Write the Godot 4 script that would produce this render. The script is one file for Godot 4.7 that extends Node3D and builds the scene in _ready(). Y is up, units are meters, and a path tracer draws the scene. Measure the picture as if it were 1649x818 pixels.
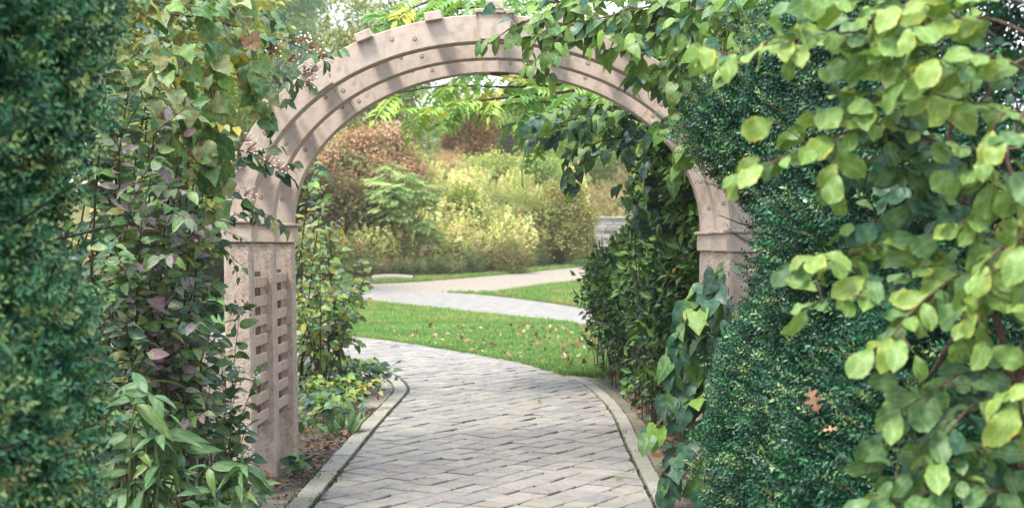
extends Node3D
# A garden arch over a stone paved path, hedges and shrubs on both sides, lawn, road and a meadow bank beyond.

const FPX := 2290.0
var rng := RandomNumberGenerator.new()
var used := {}
var mats := {}

# ---------------------------------------------------------------- small helpers
func rr(a: float, b: float) -> float:
	return rng.randf_range(a, b)

func rv(s := 1.0) -> Vector3:
	return Vector3(rr(-s, s), rr(-s, s), rr(-s, s))

# a point of the place, from where it is seen in the survey photograph and how far away it stands
func wp(u: float, v: float, d: float) -> Vector3:
	return Vector3((u - 852.0) / FPX * d, 1.5 - (v - 394.0) / FPX * d, -d)

func pts(list: Array) -> PackedVector3Array:
	var out := PackedVector3Array()
	for p in list:
		out.append(wp(p[0], p[1], p[2]))
	return out

# the lie of the land: flat to 30 m, then rising gently
func land(d: float) -> float:
	return 0.03 * (clampf(d, 30.0, 90.0) - 30.0)

func numbered(n: String) -> String:
	var k: int = used.get(n, 0)
	used[n] = k + 1
	return n if k == 0 else "%s_%03d" % [n, k]

func tag(o: Node, label: String, category := "", group := "", kind := "") -> void:
	if label: o.set_meta("label", label)
	if category: o.set_meta("category", category)
	if group: o.set_meta("group", group)
	if kind: o.set_meta("kind", kind)

func thing(n: String, label: String, category: String, at := Vector3.ZERO, group := "") -> Node3D:
	var o := Node3D.new()
	o.name = numbered(n)
	add_child(o)
	o.position = at
	tag(o, label, category, group)
	return o

func part(n: String, m: Mesh, mt: Material, parent: Node, at := Vector3.ZERO) -> MeshInstance3D:
	var o := MeshInstance3D.new()
	o.name = numbered(n) if parent == self else n
	o.mesh = m
	if mt:
		o.material_override = null
		for s in m.get_surface_count():
			o.set_surface_override_material(s, mt)
	parent.add_child(o, true)
	o.position = at
	return o

func struct(n: String, m: Mesh, mt: Material, label := "") -> MeshInstance3D:
	var o := part(n, m, mt, self)
	tag(o, label, "", "", "structure")
	return o

func mass(n: String, m: Mesh, mt: Material, xfs: Array, cols: Array, parent: Node, off := Vector3.ZERO) -> MultiMeshInstance3D:
	var mm := MultiMesh.new()
	mm.transform_format = MultiMesh.TRANSFORM_3D
	mm.use_colors = true
	mm.mesh = m
	mm.instance_count = xfs.size()
	for i in xfs.size():
		var x: Transform3D = xfs[i]
		x.origin -= off
		mm.set_instance_transform(i, x)
		mm.set_instance_color(i, cols[i])
	var o := MultiMeshInstance3D.new()
	o.name = numbered(n) if parent == self else n
	o.multimesh = mm
	o.material_override = mt
	parent.add_child(o, true)
	tag(o, "", "", "", "stuff")
	return o

# ---------------------------------------------------------------- textures and materials
func nt(seed_: int, freq: float, cols: Array, offs: Array, size := 512, oct := 4, type := FastNoiseLite.TYPE_SIMPLEX_SMOOTH) -> NoiseTexture2D:
	var n := FastNoiseLite.new()
	n.seed = seed_
	n.frequency = freq
	n.noise_type = type
	n.fractal_octaves = oct
	var t := NoiseTexture2D.new()
	t.width = size
	t.height = size
	t.seamless = true
	t.noise = n
	if cols.size():
		var g := Gradient.new()
		g.offsets = PackedFloat32Array(offs)
		var pc := PackedColorArray()
		for c in cols: pc.append(c)
		g.colors = pc
		t.color_ramp = g
	return t

func c8(r: float, g: float, b: float) -> Color:
	return Color(r / 255.0, g / 255.0, b / 255.0)

func lin(r: float, g: float, b: float) -> Color:
	return c8(r, g, b).srgb_to_linear()

func solid(col: Color, rough: float, tex: Texture2D = null, scale := 1.0, bump: Texture2D = null, depth := 1.0, world := true) -> StandardMaterial3D:
	var m := StandardMaterial3D.new()
	m.albedo_color = col
	m.roughness = rough
	m.metallic_specular = 0.4
	if tex or bump:
		m.uv1_triplanar = true
		m.uv1_world_triplanar = world
		m.uv1_scale = Vector3.ONE * scale
	if tex: m.albedo_texture = tex
	if bump:
		m.heightmap_enabled = true
		m.heightmap_texture = bump
		m.heightmap_scale = depth
	return m

func foliage_mat(rough := 0.45, spec := 0.5, back := 0.5) -> StandardMaterial3D:
	var m := StandardMaterial3D.new()
	m.vertex_color_use_as_albedo = true
	m.roughness = rough
	m.metallic_specular = spec
	m.backlight_enabled = true
	m.backlight = Color(back, back, back * 0.6).linear_to_srgb()
	return m

# a leaf's blade: base colour, paler veins, a margin that may turn, blotches
func leaf_tex(seed_: int, base: Color, vein: Color, margin: Color, m_amt: float, blot: Color, b_amt: float, nv := 7.0) -> ImageTexture:
	var n := FastNoiseLite.new()
	n.seed = seed_
	n.frequency = 0.05
	n.fractal_octaves = 3
	var im := Image.create(56, 56, false, Image.FORMAT_RGB8)
	for j in 56:
		var v := j / 55.0
		for i in 56:
			var u := absf(i / 55.0 - 0.5) * 2.0
			var k := n.get_noise_2d(i, j)
			var c := base.lerp(base.lightened(0.22), clampf(0.35 + k, 0.0, 1.0))
			var e := clampf((maxf(u, absf(v - 0.5) * 1.75) - 0.72) * 3.2 + k * 0.9, 0.0, 1.0) * m_amt
			c = c.lerp(margin, e)
			var s := fposmod((v - u * 0.33) * nv, 1.0)
			var w := 0.65 if u < 0.05 else (0.42 if s < 0.13 else 0.0)
			c = c.lerp(vein, w)
			if s > 0.13 and s < 0.36: c = c.darkened(0.13)
			var kb := n.get_noise_2d(i * 0.8 + 300.0, j * 0.8)
			if b_amt > 0.0 and kb > 0.34 - b_amt * 0.3:
				c = c.lerp(blot, 0.8)
			im.set_pixel(i, j, c)
	return ImageTexture.create_from_image(im)

func leaf_mat(t: Texture2D, rough := 0.5, back := 0.4, spec := 0.45) -> StandardMaterial3D:
	var m := StandardMaterial3D.new()
	m.albedo_texture = t
	m.roughness = rough
	m.metallic_specular = spec
	m.backlight_enabled = true
	m.backlight = Color(back, back, back * 0.55).linear_to_srgb()
	return m

# ---------------------------------------------------------------- mesh builders
func begin() -> SurfaceTool:
	var st := SurfaceTool.new()
	st.begin(Mesh.PRIMITIVE_TRIANGLES)
	return st

# a flat convex face whose front looks along out
func face(st: SurfaceTool, p: Array, out: Vector3) -> void:
	var n := Vector3.ZERO
	for i in p.size():
		n += (p[i] as Vector3).cross(p[(i + 1) % p.size()])
	n = n.normalized()
	var q := p
	if n.dot(out) > 0.0:
		q = p.duplicate()
		q.reverse()
	else:
		n = -n
	for i in range(1, q.size() - 1):
		for k in [0, i, i + 1]:
			st.set_normal(n)
			st.add_vertex(q[k])

# a box with chamfered edges; the base may be shifted sideways against the top (a leaning post)
func bevel_box(size: Vector3, b: float, lean := 0.0, st: SurfaceTool = null, xf := Transform3D()) -> ArrayMesh:
	var own := st == null
	if own: st = begin()
	var h := size / 2.0
	var c := func(sx: float, sy: float, sz: float, axis: int) -> Vector3:
		var p := Vector3(sx * (h.x - (0.0 if axis == 0 else b)), sy * (h.y - (0.0 if axis == 1 else b)), sz * (h.z - (0.0 if axis == 2 else b)))
		p.x += lean * (0.5 - p.y / size.y)
		return xf * p
	var bas := xf.basis
	for s in [-1.0, 1.0]:
		face(st, [c.call(s, -1.0, -1.0, 0), c.call(s, 1.0, -1.0, 0), c.call(s, 1.0, 1.0, 0), c.call(s, -1.0, 1.0, 0)], bas * Vector3(s, 0, 0))
		face(st, [c.call(-1.0, s, -1.0, 1), c.call(1.0, s, -1.0, 1), c.call(1.0, s, 1.0, 1), c.call(-1.0, s, 1.0, 1)], bas * Vector3(0, s, 0))
		face(st, [c.call(-1.0, -1.0, s, 2), c.call(1.0, -1.0, s, 2), c.call(1.0, 1.0, s, 2), c.call(-1.0, 1.0, s, 2)], bas * Vector3(0, 0, s))
		for t in [-1.0, 1.0]:
			face(st, [c.call(s, t, -1.0, 0), c.call(s, t, 1.0, 0), c.call(s, t, 1.0, 1), c.call(s, t, -1.0, 1)], bas * Vector3(s, t, 0))
			face(st, [c.call(s, -1.0, t, 0), c.call(s, 1.0, t, 0), c.call(s, 1.0, t, 2), c.call(s, -1.0, t, 2)], bas * Vector3(s, 0, t))
			face(st, [c.call(-1.0, s, t, 1), c.call(1.0, s, t, 1), c.call(1.0, s, t, 2), c.call(-1.0, s, t, 2)], bas * Vector3(0, s, t))
			for w in [-1.0, 1.0]:
				face(st, [c.call(s, t, w, 0), c.call(s, t, w, 1), c.call(s, t, w, 2)], bas * Vector3(s, t, w))
	return st.commit() if own else null

# a flat stone from its outline in (x, z), rounded at the top edge
func stone_mesh(poly: PackedVector2Array, y0: float, y1: float, bev: float, tilt := Vector2.ZERO) -> ArrayMesh:
	var st := begin()
	var mid := Vector2.ZERO
	for p in poly: mid += p
	mid /= poly.size()
	var inner := []
	var edge := []
	var foot := []
	for p in poly:
		var q := p - (p - mid).normalized() * bev * 1.3
		inner.append(Vector3(q.x, y1 + tilt.dot(q), q.y))
		edge.append(Vector3(p.x, y1 - bev + tilt.dot(p), p.y))
		foot.append(Vector3(p.x, y0, p.y))
	face(st, inner, Vector3.UP)
	for i in poly.size():
		var j := (i + 1) % poly.size()
		var o2 := (poly[i] + poly[j]) / 2.0 - mid
		var o := Vector3(o2.x, 0, o2.y)
		face(st, [inner[i], inner[j], edge[j], edge[i]], o.normalized() + Vector3.UP)
		face(st, [edge[i], edge[j], foot[j], foot[i]], o)
	return st.commit()

# a sheet over the land from an outline in (x, distance)
func sheet(poly: PackedVector2Array, lift: float) -> ArrayMesh:
	var st := begin()
	for band in [[-50.0, 30.0], [30.0, 90.0], [90.0, 900.0]]:
		var clip := PackedVector2Array([Vector2(-900, band[0]), Vector2(900, band[0]), Vector2(900, band[1]), Vector2(-900, band[1])])
		for piece in Geometry2D.intersect_polygons(poly, clip):
			var tri := Geometry2D.triangulate_polygon(piece)
			for k in range(0, tri.size(), 3):
				var f := []
				for m in 3:
					var p: Vector2 = piece[tri[k + m]]
					f.append(Vector3(p.x, land(p.y) + lift, -p.y))
				face(st, f, Vector3.UP)
	return st.commit()

# a leaf: half outline (x outwards, y along), midrib heights; base at the origin, tip along +y, face along +z
func leaf_mesh(half: Array, mid: Array, fold: float, curl: float, wave := 0.0) -> ArrayMesh:
	var st := begin()
	var wide := 0.001
	for p in half: wide = maxf(wide, p[0])
	for i in half.size():
		var x: float = half[i][0]
		var y: float = half[i][1]
		for s in [0.0, -1.0, 1.0]:
			var yy: float = mid[i] if s == 0.0 else y
			var z := fold * x * absf(s) - curl * yy * yy + (wave * sin(yy * 9.0 + s * 1.3) * x * absf(s))
			st.set_uv(Vector2(0.5 + s * x / wide * 0.5, clampf(yy, 0.0, 1.0)))
			st.add_vertex(Vector3(x * s, yy, z))
	for i in half.size() - 1:
		var a := i * 3
		var b := a + 3
		for k in [a, a + 1, b + 1, a, b + 1, b, a, b, b + 2, a, b + 2, a + 2]:
			st.add_index(k)
	st.generate_normals()
	return st.commit()

func leaf_profile(n: int, p: float, q: float, w: float, scallop := 0.0, teeth := 9.0) -> Array:
	var half := []
	var mid := []
	var top := pow(p / (p + q), p) * pow(q / (p + q), q)
	for i in n + 1:
		var t := float(i) / n
		var x := w * pow(t, p) * pow(1.0 - t, q) / top
		x *= 1.0 + scallop * (1.0 if i % 2 else -1.0)
		half.append([x, t])
		mid.append(t)
	return [half, mid]

func oval_leaf(n: int, p: float, q: float, w: float, fold: float, curl: float, wave := 0.0, scallop := 0.0) -> ArrayMesh:
	var a := leaf_profile(n, p, q, w, scallop)
	return leaf_mesh(a[0], a[1], fold, curl, wave)

func heart_leaf(fold: float, curl: float, wave: float, w := 1.0) -> ArrayMesh:
	var h := [[0.02, -0.02], [0.16, -0.14], [0.32, -0.12], [0.43, 0.02], [0.46, 0.2], [0.41, 0.4], [0.3, 0.6], [0.17, 0.79], [0.07, 0.92], [0.0, 1.0]]
	for p in h: p[0] *= w
	return leaf_mesh(h, [0.0, 0.02, 0.05, 0.1, 0.22, 0.4, 0.6, 0.79, 0.92, 1.0], fold, curl, wave)

func grape_leaf(fold: float, curl: float, wave: float) -> ArrayMesh:
	var h := [[0.03, -0.02], [0.18, -0.13], [0.36, -0.12], [0.47, 0.0], [0.5, 0.1], [0.54, 0.22], [0.53, 0.36], [0.44, 0.46], [0.42, 0.56], [0.33, 0.66], [0.27, 0.74], [0.15, 0.86], [0.06, 0.96], [0.0, 1.04]]
	return leaf_mesh(h, [0.0, 0.02, 0.04, 0.1, 0.16, 0.24, 0.34, 0.44, 0.54, 0.64, 0.74, 0.86, 0.96, 1.04], fold, curl, wave)

func lay(pos: Vector3, dir: Vector3, up: Vector3, size: float, broad := 1.0) -> Transform3D:
	var y := dir.normalized()
	var z := up - y * up.dot(y)
	if z.length() < 0.01: z = Vector3(0.3, 0.2, 1.0) - y * y.dot(Vector3(0.3, 0.2, 1.0))
	z = z.normalized()
	var x := y.cross(z)
	return Transform3D(Basis(x * size * broad, y * size, z * size), pos)

func tube(st: SurfaceTool, p: PackedVector3Array, r0: float, r1: float, sides := 6) -> void:
	var rings := []
	for i in p.size():
		var t := (p[mini(i + 1, p.size() - 1)] - p[maxi(i - 1, 0)]).normalized()
		var a := t.cross(Vector3(0.31, 0.2, 0.93)).normalized()
		var b := t.cross(a)
		var r := lerpf(r0, r1, float(i) / maxf(1.0, p.size() - 1))
		var ring := []
		for k in sides:
			var g := TAU * k / sides
			ring.append([p[i] + (a * cos(g) + b * sin(g)) * r, a * cos(g) + b * sin(g)])
		rings.append(ring)
	for i in p.size() - 1:
		for k in sides:
			var l := (k + 1) % sides
			var q := [rings[i][k], rings[i][l], rings[i + 1][l], rings[i + 1][k]]
			var n: Vector3 = (q[1][0] - q[0][0]).cross(q[2][0] - q[0][0])
			if n.dot(q[0][1]) > 0.0: q.reverse()
			for m in [0, 1, 2, 0, 2, 3]:
				st.set_normal(q[m][1])
				st.add_vertex(q[m][0])

func bow(a: Vector3, b: Vector3, lift: Vector3, n := 6) -> PackedVector3Array:
	var out := PackedVector3Array()
	var c := (a + b) / 2.0 + lift
	for i in n + 1:
		var t := float(i) / n
		out.append(a.lerp(c, t).lerp(c.lerp(b, t), t))
	return out

func smooth(p: PackedVector3Array, sub := 4) -> PackedVector3Array:
	if p.size() < 3: return p
	var out := PackedVector3Array()
	for i in p.size() - 1:
		var a := p[maxi(i - 1, 0)]
		var d := p[mini(i + 2, p.size() - 1)]
		for k in sub:
			out.append(p[i].cubic_interpolate(p[i + 1], a, d, float(k) / sub))
	out.append(p[p.size() - 1])
	return out

# ---------------------------------------------------------------- plants whose leaves can be told apart
func plant(n: String, label: String, category: String, at: Vector3, bark: Material, group := "") -> Dictionary:
	return {"root": thing(n, label, category, at, group), "at": at, "leaves": [], "twigs": begin(), "twig_count": 0, "bark": bark}

func branch(p: Dictionary, path: PackedVector3Array, r0: float, r1: float, n := "branch") -> void:
	var st := begin()
	var q := PackedVector3Array()
	for v in path: q.append(v - p.at)
	tube(st, q, r0, r1, 7)
	part(n, st.commit(), p.bark, p.root)

func small_twig(p: Dictionary, path: PackedVector3Array, r0: float, r1: float) -> void:
	var q := PackedVector3Array()
	for v in path: q.append(v - p.at)
	tube(p.twigs, q, r0, r1, 4)
	p.twig_count += 1

# leaves along a twig; set = {mesh: [...], mat: [...]}
func leaves_on(p: Dictionary, path: PackedVector3Array, set_: Dictionary, gap: float, s0: float, s1: float, droop: float, facing: float, pairs := false, start := 0.0) -> void:
	var side := 1.0 if rng.randf() < 0.5 else -1.0
	var run := 0.0
	var next := start
	for i in path.size() - 1:
		var a := path[i]
		var b := path[i + 1]
		var l := a.distance_to(b)
		var t := (b - a) / maxf(l, 1e-5)
		while next <= run + l:
			var pos := a + t * (next - run)
			for s in ([1.0, -1.0] if pairs else [side]):
				one_leaf(p, pos, t, s, set_, rr(s0, s1), droop, facing)
			side = -side
			next += gap * rr(0.75, 1.25)
		run += l
	one_leaf(p, path[path.size() - 1], path[path.size() - 1] - path[path.size() - 2], 0.0, set_, rr(s0, s1), droop, facing)

func one_leaf(p: Dictionary, pos: Vector3, t: Vector3, s: float, set_: Dictionary, size: float, droop: float, facing: float) -> void:
	t = t.normalized()
	var up := Vector3(0, 1, 0)
	var sd := t.cross(up)
	if sd.length() < 0.2: sd = Vector3(rr(-1, 1), 0, rr(-1, 1))
	sd = sd.normalized() * s
	var dir := (t * 0.6 + sd * 0.8 + Vector3(0, -droop, 0) + rv(0.3)).normalized()
	var n := (up * (1.0 - facing) + Vector3(0, 0.15, 1) * facing + rv(0.6)).normalized()
	var k: int = rng.randi() % set_.mat.size()
	p.leaves.append([lay(pos + dir * size * 0.1, dir, n, size), set_.mesh[rng.randi() % set_.mesh.size()], set_.mat[k]])

func side_twigs(p: Dictionary, path: PackedVector3Array, gap: float, length: float, set_: Dictionary, lgap: float, s0: float, s1: float, droop: float, facing: float, hang := 0.0, pairs := false, start := 0.15) -> void:
	var run := 0.0
	var next := start
	for i in path.size() - 1:
		var a := path[i]
		var b := path[i + 1]
		var l := a.distance_to(b)
		var t := (b - a) / maxf(l, 1e-5)
		while next <= run + l:
			var pos := a + t * (next - run)
			var dir := (t * 0.5 + rv(0.9) + Vector3(0, 0.15 - hang, 0.1)).normalized()
			var e := pos + dir * length * rr(0.6, 1.2)
			var q := bow(pos, e, Vector3(0, 0.06 * length, 0), 4)
			small_twig(p, q, 0.0028, 0.0015)
			leaves_on(p, q, set_, lgap, s0, s1, droop, facing, pairs, lgap * 0.6)
			next += gap * rr(0.7, 1.3)
		run += l

# commits a plant: the leaves that show largest one by one, the others as one part
func grow(p: Dictionary, most := 300) -> void:
	if p.twig_count: 
		var o := part("twigs", p.twigs.commit(), p.bark, p.root)
		tag(o, "", "", "", "stuff")
	var order := []
	for e in p.leaves:
		var x: Transform3D = e[0]
		var d := -x.origin.z
		var u := x.origin.x / d * FPX + 852.0
		var v := 394.0 - (x.origin.y - 1.5) / d * FPX
		var px := x.basis.y.length() / d * FPX
		if u < -30 or u > 1680 or v < -30 or v > 848: px *= 0.01
		order.append([px * (1.0 - 0.25 * fposmod(d, 1.0)), e])
	order.sort_custom(func(a, b): return a[0] > b[0])
	var rest := {}
	for i in order.size():
		var e: Array = order[i][1]
		var x: Transform3D = e[0]
		x.origin -= p.at
		if i < most:
			var o := part("leaf", e[1], e[2], p.root)
			o.transform = x
		else:
			if not rest.has(e[2]): rest[e[2]] = begin()
			rest[e[2]].append_from(e[1], 0, x)
	if rest.size():
		var am: ArrayMesh = null
		for m in rest:
			rest[m].set_material(m)
			am = rest[m].commit(am) if am else rest[m].commit()
		var o := part("foliage", am, null, p.root)
		tag(o, "", "", "", "stuff")

# ---------------------------------------------------------------- small-leaved masses
# a sprig: a twig with n small leaves on it
func sprig_mesh(length: float, n: int, leaf: float, broad: float, seed_: int, spread := 0.9) -> ArrayMesh:
	var r := RandomNumberGenerator.new()
	r.seed = seed_
	var st := begin()
	for i in n:
		var t := float(i) / n
		var g := i * 2.4 + r.randf_range(-0.4, 0.4)
		var sd := Vector3(cos(g), 0, sin(g))
		var dir := (sd * spread + Vector3(0, 0.7, 0) + Vector3(r.randf_range(-0.3, 0.3), r.randf_range(-0.3, 0.3), r.randf_range(-0.3, 0.3))).normalized()
		var z := (Vector3(0, 1, 0) - dir * dir.y + sd * -0.2).normalized()
		var x := dir.cross(z).normalized()
		var s := leaf * r.randf_range(0.7, 1.25)
		var o := Vector3(0, length * t, 0) + sd * leaf * 0.1
		var c := Color.WHITE * (0.6 + 1.3 * pow(r.randf(), 2.2))
		c.a = 1.0
		var m1 := o + dir * s * 0.5 - z * s * 0.06
		var l := o + dir * s * 0.45 - x * s * broad + z * s * 0.08
		var q := o + dir * s * 0.45 + x * s * broad + z * s * 0.08
		var e := o + dir * s - z * s * 0.1
		for f in [[o, l, e], [o, e, q]]:
			var nn: Vector3 = -(f[1] - f[0]).cross(f[2] - f[0]).normalized()
			for v in f:
				st.set_color(c)
				st.set_normal((nn + z * 0.3 * signf(nn.dot(z))).normalized())
				st.add_vertex(v)
	return st.commit()

# a loose ball of leaves for trees and shrubs seen from afar
func clump_mesh(n: int, radius: float, leaf: float, broad: float, seed_: int, flat := 0.6) -> ArrayMesh:
	var r := RandomNumberGenerator.new()
	r.seed = seed_
	var st := begin()
	for i in n:
		var o := Vector3(r.randfn(), r.randfn() * 0.8, r.randfn()) * radius * 0.5
		var dir := (o.normalized() + Vector3(r.randf_range(-1, 1), r.randf_range(-1, 0.4), r.randf_range(-1, 1))).normalized()
		var up := Vector3(r.randf_range(-1, 1) * flat, 1, r.randf_range(-1, 1) * flat)
		var z := (up - dir * up.dot(dir)).normalized()
		var x := dir.cross(z)
		var s := leaf * r.randf_range(0.7, 1.3)
		var c := Color.WHITE * r.randf_range(0.7, 1.35)
		c.a = 1.0
		var l := o + dir * s * 0.45 - x * s * broad
		var q := o + dir * s * 0.45 + x * s * broad
		var e := o + dir * s - z * s * 0.12
		for f in [[o, l, e], [o, e, q]]:
			var nn: Vector3 = -(f[1] - f[0]).cross(f[2] - f[0]).normalized()
			for v in f:
				st.set_color(c)
				st.set_normal(nn)
				st.add_vertex(v)
	return st.commit()

func turned(pos: Vector3, up: Vector3, s: float) -> Transform3D:
	var y := up.normalized()
	var x := y.cross(Vector3(rr(-1, 1), rr(-0.3, 0.3), rr(-1, 1))).normalized()
	return Transform3D(Basis(x * s, y * s, x.cross(y) * s), pos)

func tint(c: Color, spread: float, warm := 0.0) -> Color:
	var k := 1.0 + rr(-spread, spread)
	var w := rr(0.0, warm)
	return Color(c.r * k * (1.0 + w), c.g * k, c.b * k * (1.0 - w), 1.0)

# ================================================================ the scene
func _ready() -> void:
	rng.seed = 20231
	# --- camera
	var cam := Camera3D.new()
	cam.name = "camera"
	cam.position = Vector3(0, 1.5, 0)
	cam.rotation_degrees = Vector3(-0.375, 0.688, 0)
	cam.fov = 20.25
	cam.near = 0.05
	cam.far = 900.0
	var att := CameraAttributesPhysical.new()
	att.frustum_focal_length = 67.19
	att.frustum_near = 0.05
	att.frustum_far = 900.0
	att.frustum_focus_distance = 8.1
	att.exposure_aperture = 5.4
	cam.attributes = att
	add_child(cam)
	cam.current = true
	# --- sky, sun, exposure
	var env := Environment.new()
	env.background_mode = Environment.BG_SKY
	var sm := ProceduralSkyMaterial.new()
	sm.sky_top_color = Color(0.86, 0.91, 0.97)
	sm.sky_horizon_color = Color(0.97, 0.98, 0.99)
	sm.sky_curve = 0.2
	sm.ground_bottom_color = Color(0.2, 0.22, 0.16)
	sm.ground_horizon_color = Color(0.6, 0.62, 0.58)
	sm.sun_angle_max = 1.0
	sm.sky_energy_multiplier = 1.0
	var sky := Sky.new()
	sky.sky_material = sm
	env.sky = sky
	env.tonemap_mode = Environment.TONE_MAPPER_LINEAR
	env.tonemap_exposure = 3.0
	env.fog_enabled = true
	env.fog_density = 0.0006
	env.fog_light_color = Color(0.97, 0.98, 0.97)
	env.sdfgi_enabled = true
	env.ssao_enabled = true
	env.ssil_enabled = true
	var we := WorldEnvironment.new()
	we.name = "world_environment"
	we.environment = env
	add_child(we)
	var sun := DirectionalLight3D.new()
	sun.name = "sun"
	sun.light_energy = 0.75
	sun.light_color = Color(1.0, 0.97, 0.92)
	sun.light_angular_distance = 16.0
	sun.shadow_enabled = true
	sun.sky_mode = DirectionalLight3D.SKY_MODE_LIGHT_ONLY
	add_child(sun)
	sun.look_at_from_position(Vector3(-3.5, 9.0, 4.0), Vector3.ZERO, Vector3.UP)

	make_materials()
	build_ground()
	build_path()
	build_arch()
	build_background()
	build_grass()
	build_hedges()
	build_left_plants()
	build_right_plants()
	build_overhead()
	build_witch_hazel()
	build_small_things()

func make_materials() -> void:
	var grain := nt(3, 0.035, [c8(120, 120, 120), c8(255, 255, 255)], [0.0, 1.0], 512, 5)
	var rough_bump := nt(5, 0.03, [], [], 512, 5)
	mats.arch = solid(Color.WHITE, 0.75, nt(11, 0.02, [c8(170, 156, 144), c8(180, 164, 152), c8(186, 169, 158), c8(174, 159, 148)], [0.15, 0.4, 0.6, 0.9], 512, 6), 0.8, nt(12, 0.12, [], [], 256, 3), 0.1, true)
	mats.post = solid(Color.WHITE, 0.85, nt(21, 0.018, [c8(150, 147, 138), c8(180, 163, 151), c8(190, 170, 158), c8(183, 164, 153), c8(154, 149, 140)], [0.2, 0.36, 0.5, 0.66, 0.9], 512, 6), 1.7, nt(22, 0.09, [], [], 512, 4), 0.55, true)
	mats.bolt = solid(c8(166, 146, 134), 0.6)
	mats.recess = solid(c8(88, 76, 68), 0.8)
	mats.rust = solid(c8(92, 62, 48), 0.8)
	mats.lattice = solid(Color.WHITE, 0.8, nt(31, 0.03, [c8(176, 155, 142), c8(192, 172, 158)], [0.2, 0.8], 256, 5), 3.0)
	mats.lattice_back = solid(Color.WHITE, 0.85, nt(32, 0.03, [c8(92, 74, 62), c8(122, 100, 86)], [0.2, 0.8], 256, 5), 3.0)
	mats.soil = solid(Color.WHITE, 0.95, nt(41, 0.05, [c8(66, 56, 48), c8(100, 88, 78), c8(122, 110, 99), c8(84, 74, 65)], [0.1, 0.4, 0.65, 0.9], 512, 6), 1.1, nt(42, 0.1, [], [], 512, 5), 2.2)
	mats.joint = solid(Color.WHITE, 0.95, nt(43, 0.03, [c8(30, 29, 22), c8(48, 43, 35), c8(50, 58, 28)], [0.2, 0.5, 0.85], 512, 5), 1.0, nt(44, 0.15, [], [], 256, 3), 1.0)
	mats.concrete = solid(Color.WHITE, 0.9, nt(45, 0.03, [c8(118, 110, 98), c8(152, 144, 132), c8(132, 128, 112)], [0.2, 0.55, 0.9], 512, 6), 1.0, rough_bump, 0.5)
	mats.asphalt = solid(Color.WHITE, 0.85, nt(46, 0.02, [c8(122, 119, 116), c8(142, 138, 134)], [0.25, 0.75], 512, 7), 0.25)
	mats.gravel = solid(Color.WHITE, 0.95, nt(47, 0.06, [c8(122, 112, 101), c8(160, 150, 139)], [0.2, 0.8], 512, 6), 0.3)
	mats.lawn = solid(Color.WHITE, 0.95, nt(48, 0.02, [c8(60, 84, 38), c8(82, 116, 52)], [0.3, 0.7], 512, 5), 0.3)
	mats.hill = solid(Color.WHITE, 0.95, nt(49, 0.03, [c8(96, 96, 56), c8(134, 126, 76)], [0.3, 0.7], 512, 5), 0.3)
	mats.bark = solid(Color.WHITE, 0.9, nt(51, 0.03, [c8(70, 56, 46), c8(122, 104, 88)], [0.2, 0.8], 256, 5), 6.0)
	mats.bark_dark = solid(Color.WHITE, 0.9, nt(52, 0.03, [c8(40, 32, 26), c8(78, 64, 54)], [0.2, 0.8], 256, 5), 6.0)
	mats.stem_green = solid(c8(92, 104, 58), 0.7)
	mats.stem_red = solid(c8(150, 74, 66), 0.7)
	mats.stem_brown = solid(c8(104, 82, 62), 0.8)
	mats.berry = solid(c8(228, 220, 206), 0.4)
	mats.seed = solid(c8(116, 98, 58), 0.8)
	mats.flower = solid(c8(236, 236, 226), 0.6)
	mats.pink = solid(c8(214, 128, 140), 0.6)
	mats.box = foliage_mat(0.38, 0.48, 0.3)
	mats.leafy = foliage_mat(0.5, 0.45, 0.4)
	mats.far = foliage_mat(0.75, 0.3, 0.8)
	mats.grass = foliage_mat(0.6, 0.4, 0.5)
	mats.chip = foliage_mat(0.95, 0.2, 0.0)
	# paving stones: lavender grey, blue grey, buff and pale, each with cleft relief
	var cleft := nt(61, 0.02, [], [], 512, 5)
	var tones := [[145, 141, 137], [139, 135, 132], [134, 131, 132], [147, 142, 136], [139, 133, 130], [152, 149, 145], [129, 126, 128], [143, 138, 131], [136, 132, 130]]
	mats.pavers = []
	var wear := [nt(62, 0.025, [c8(222, 220, 216), c8(255, 255, 255), c8(232, 230, 222)], [0.2, 0.55, 0.9], 512, 6), nt(63, 0.015, [c8(228, 224, 226), c8(255, 255, 255), c8(236, 235, 228)], [0.2, 0.5, 0.85], 512, 6)]
	for i in tones.size():
		var t = tones[i]
		mats.pavers.append(solid(c8(t[0], t[1], t[2]), 0.85, wear[i % 2], 0.8, cleft, 0.35))
	mats.kerbs = []
	for t in [[152, 148, 138], [158, 154, 144], [144, 141, 132], [150, 147, 142]]:
		mats.kerbs.append(solid(c8(t[0], t[1], t[2]), 0.85, wear[0], 1.6, cleft, 0.6))
	mats.mossy = []
	for t in [[112, 108, 92], [122, 116, 100], [104, 104, 86]]:
		mats.mossy.append(solid(c8(t[0], t[1], t[2]), 0.95, wear[1], 2.0, cleft, 0.8))
	mats.wall_stones = []
	for t in [[150, 150, 150], [128, 128, 132], [168, 164, 158]]:
		mats.wall_stones.append(solid(c8(t[0], t[1], t[2]), 0.9, wear[1], 1.0, cleft, 1.0))

	# fine specks and grime over the painted wood and the stones
	var specks := nt(71, 0.09, [c8(176, 170, 160), c8(236, 234, 230), c8(255, 255, 255)], [0.12, 0.34, 0.6], 512, 4)
	var streak := nt(72, 0.012, [c8(232, 230, 222), c8(250, 249, 246), c8(255, 255, 255)], [0.22, 0.4, 0.6], 512, 5)
	for m in [mats.arch, mats.post, mats.lattice]: speckle(m, streak, Vector3(1.6, 0.9, 1.6))
	for m in mats.pavers + mats.kerbs + mats.mossy: speckle(m, specks, Vector3.ONE * 2.2)
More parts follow.
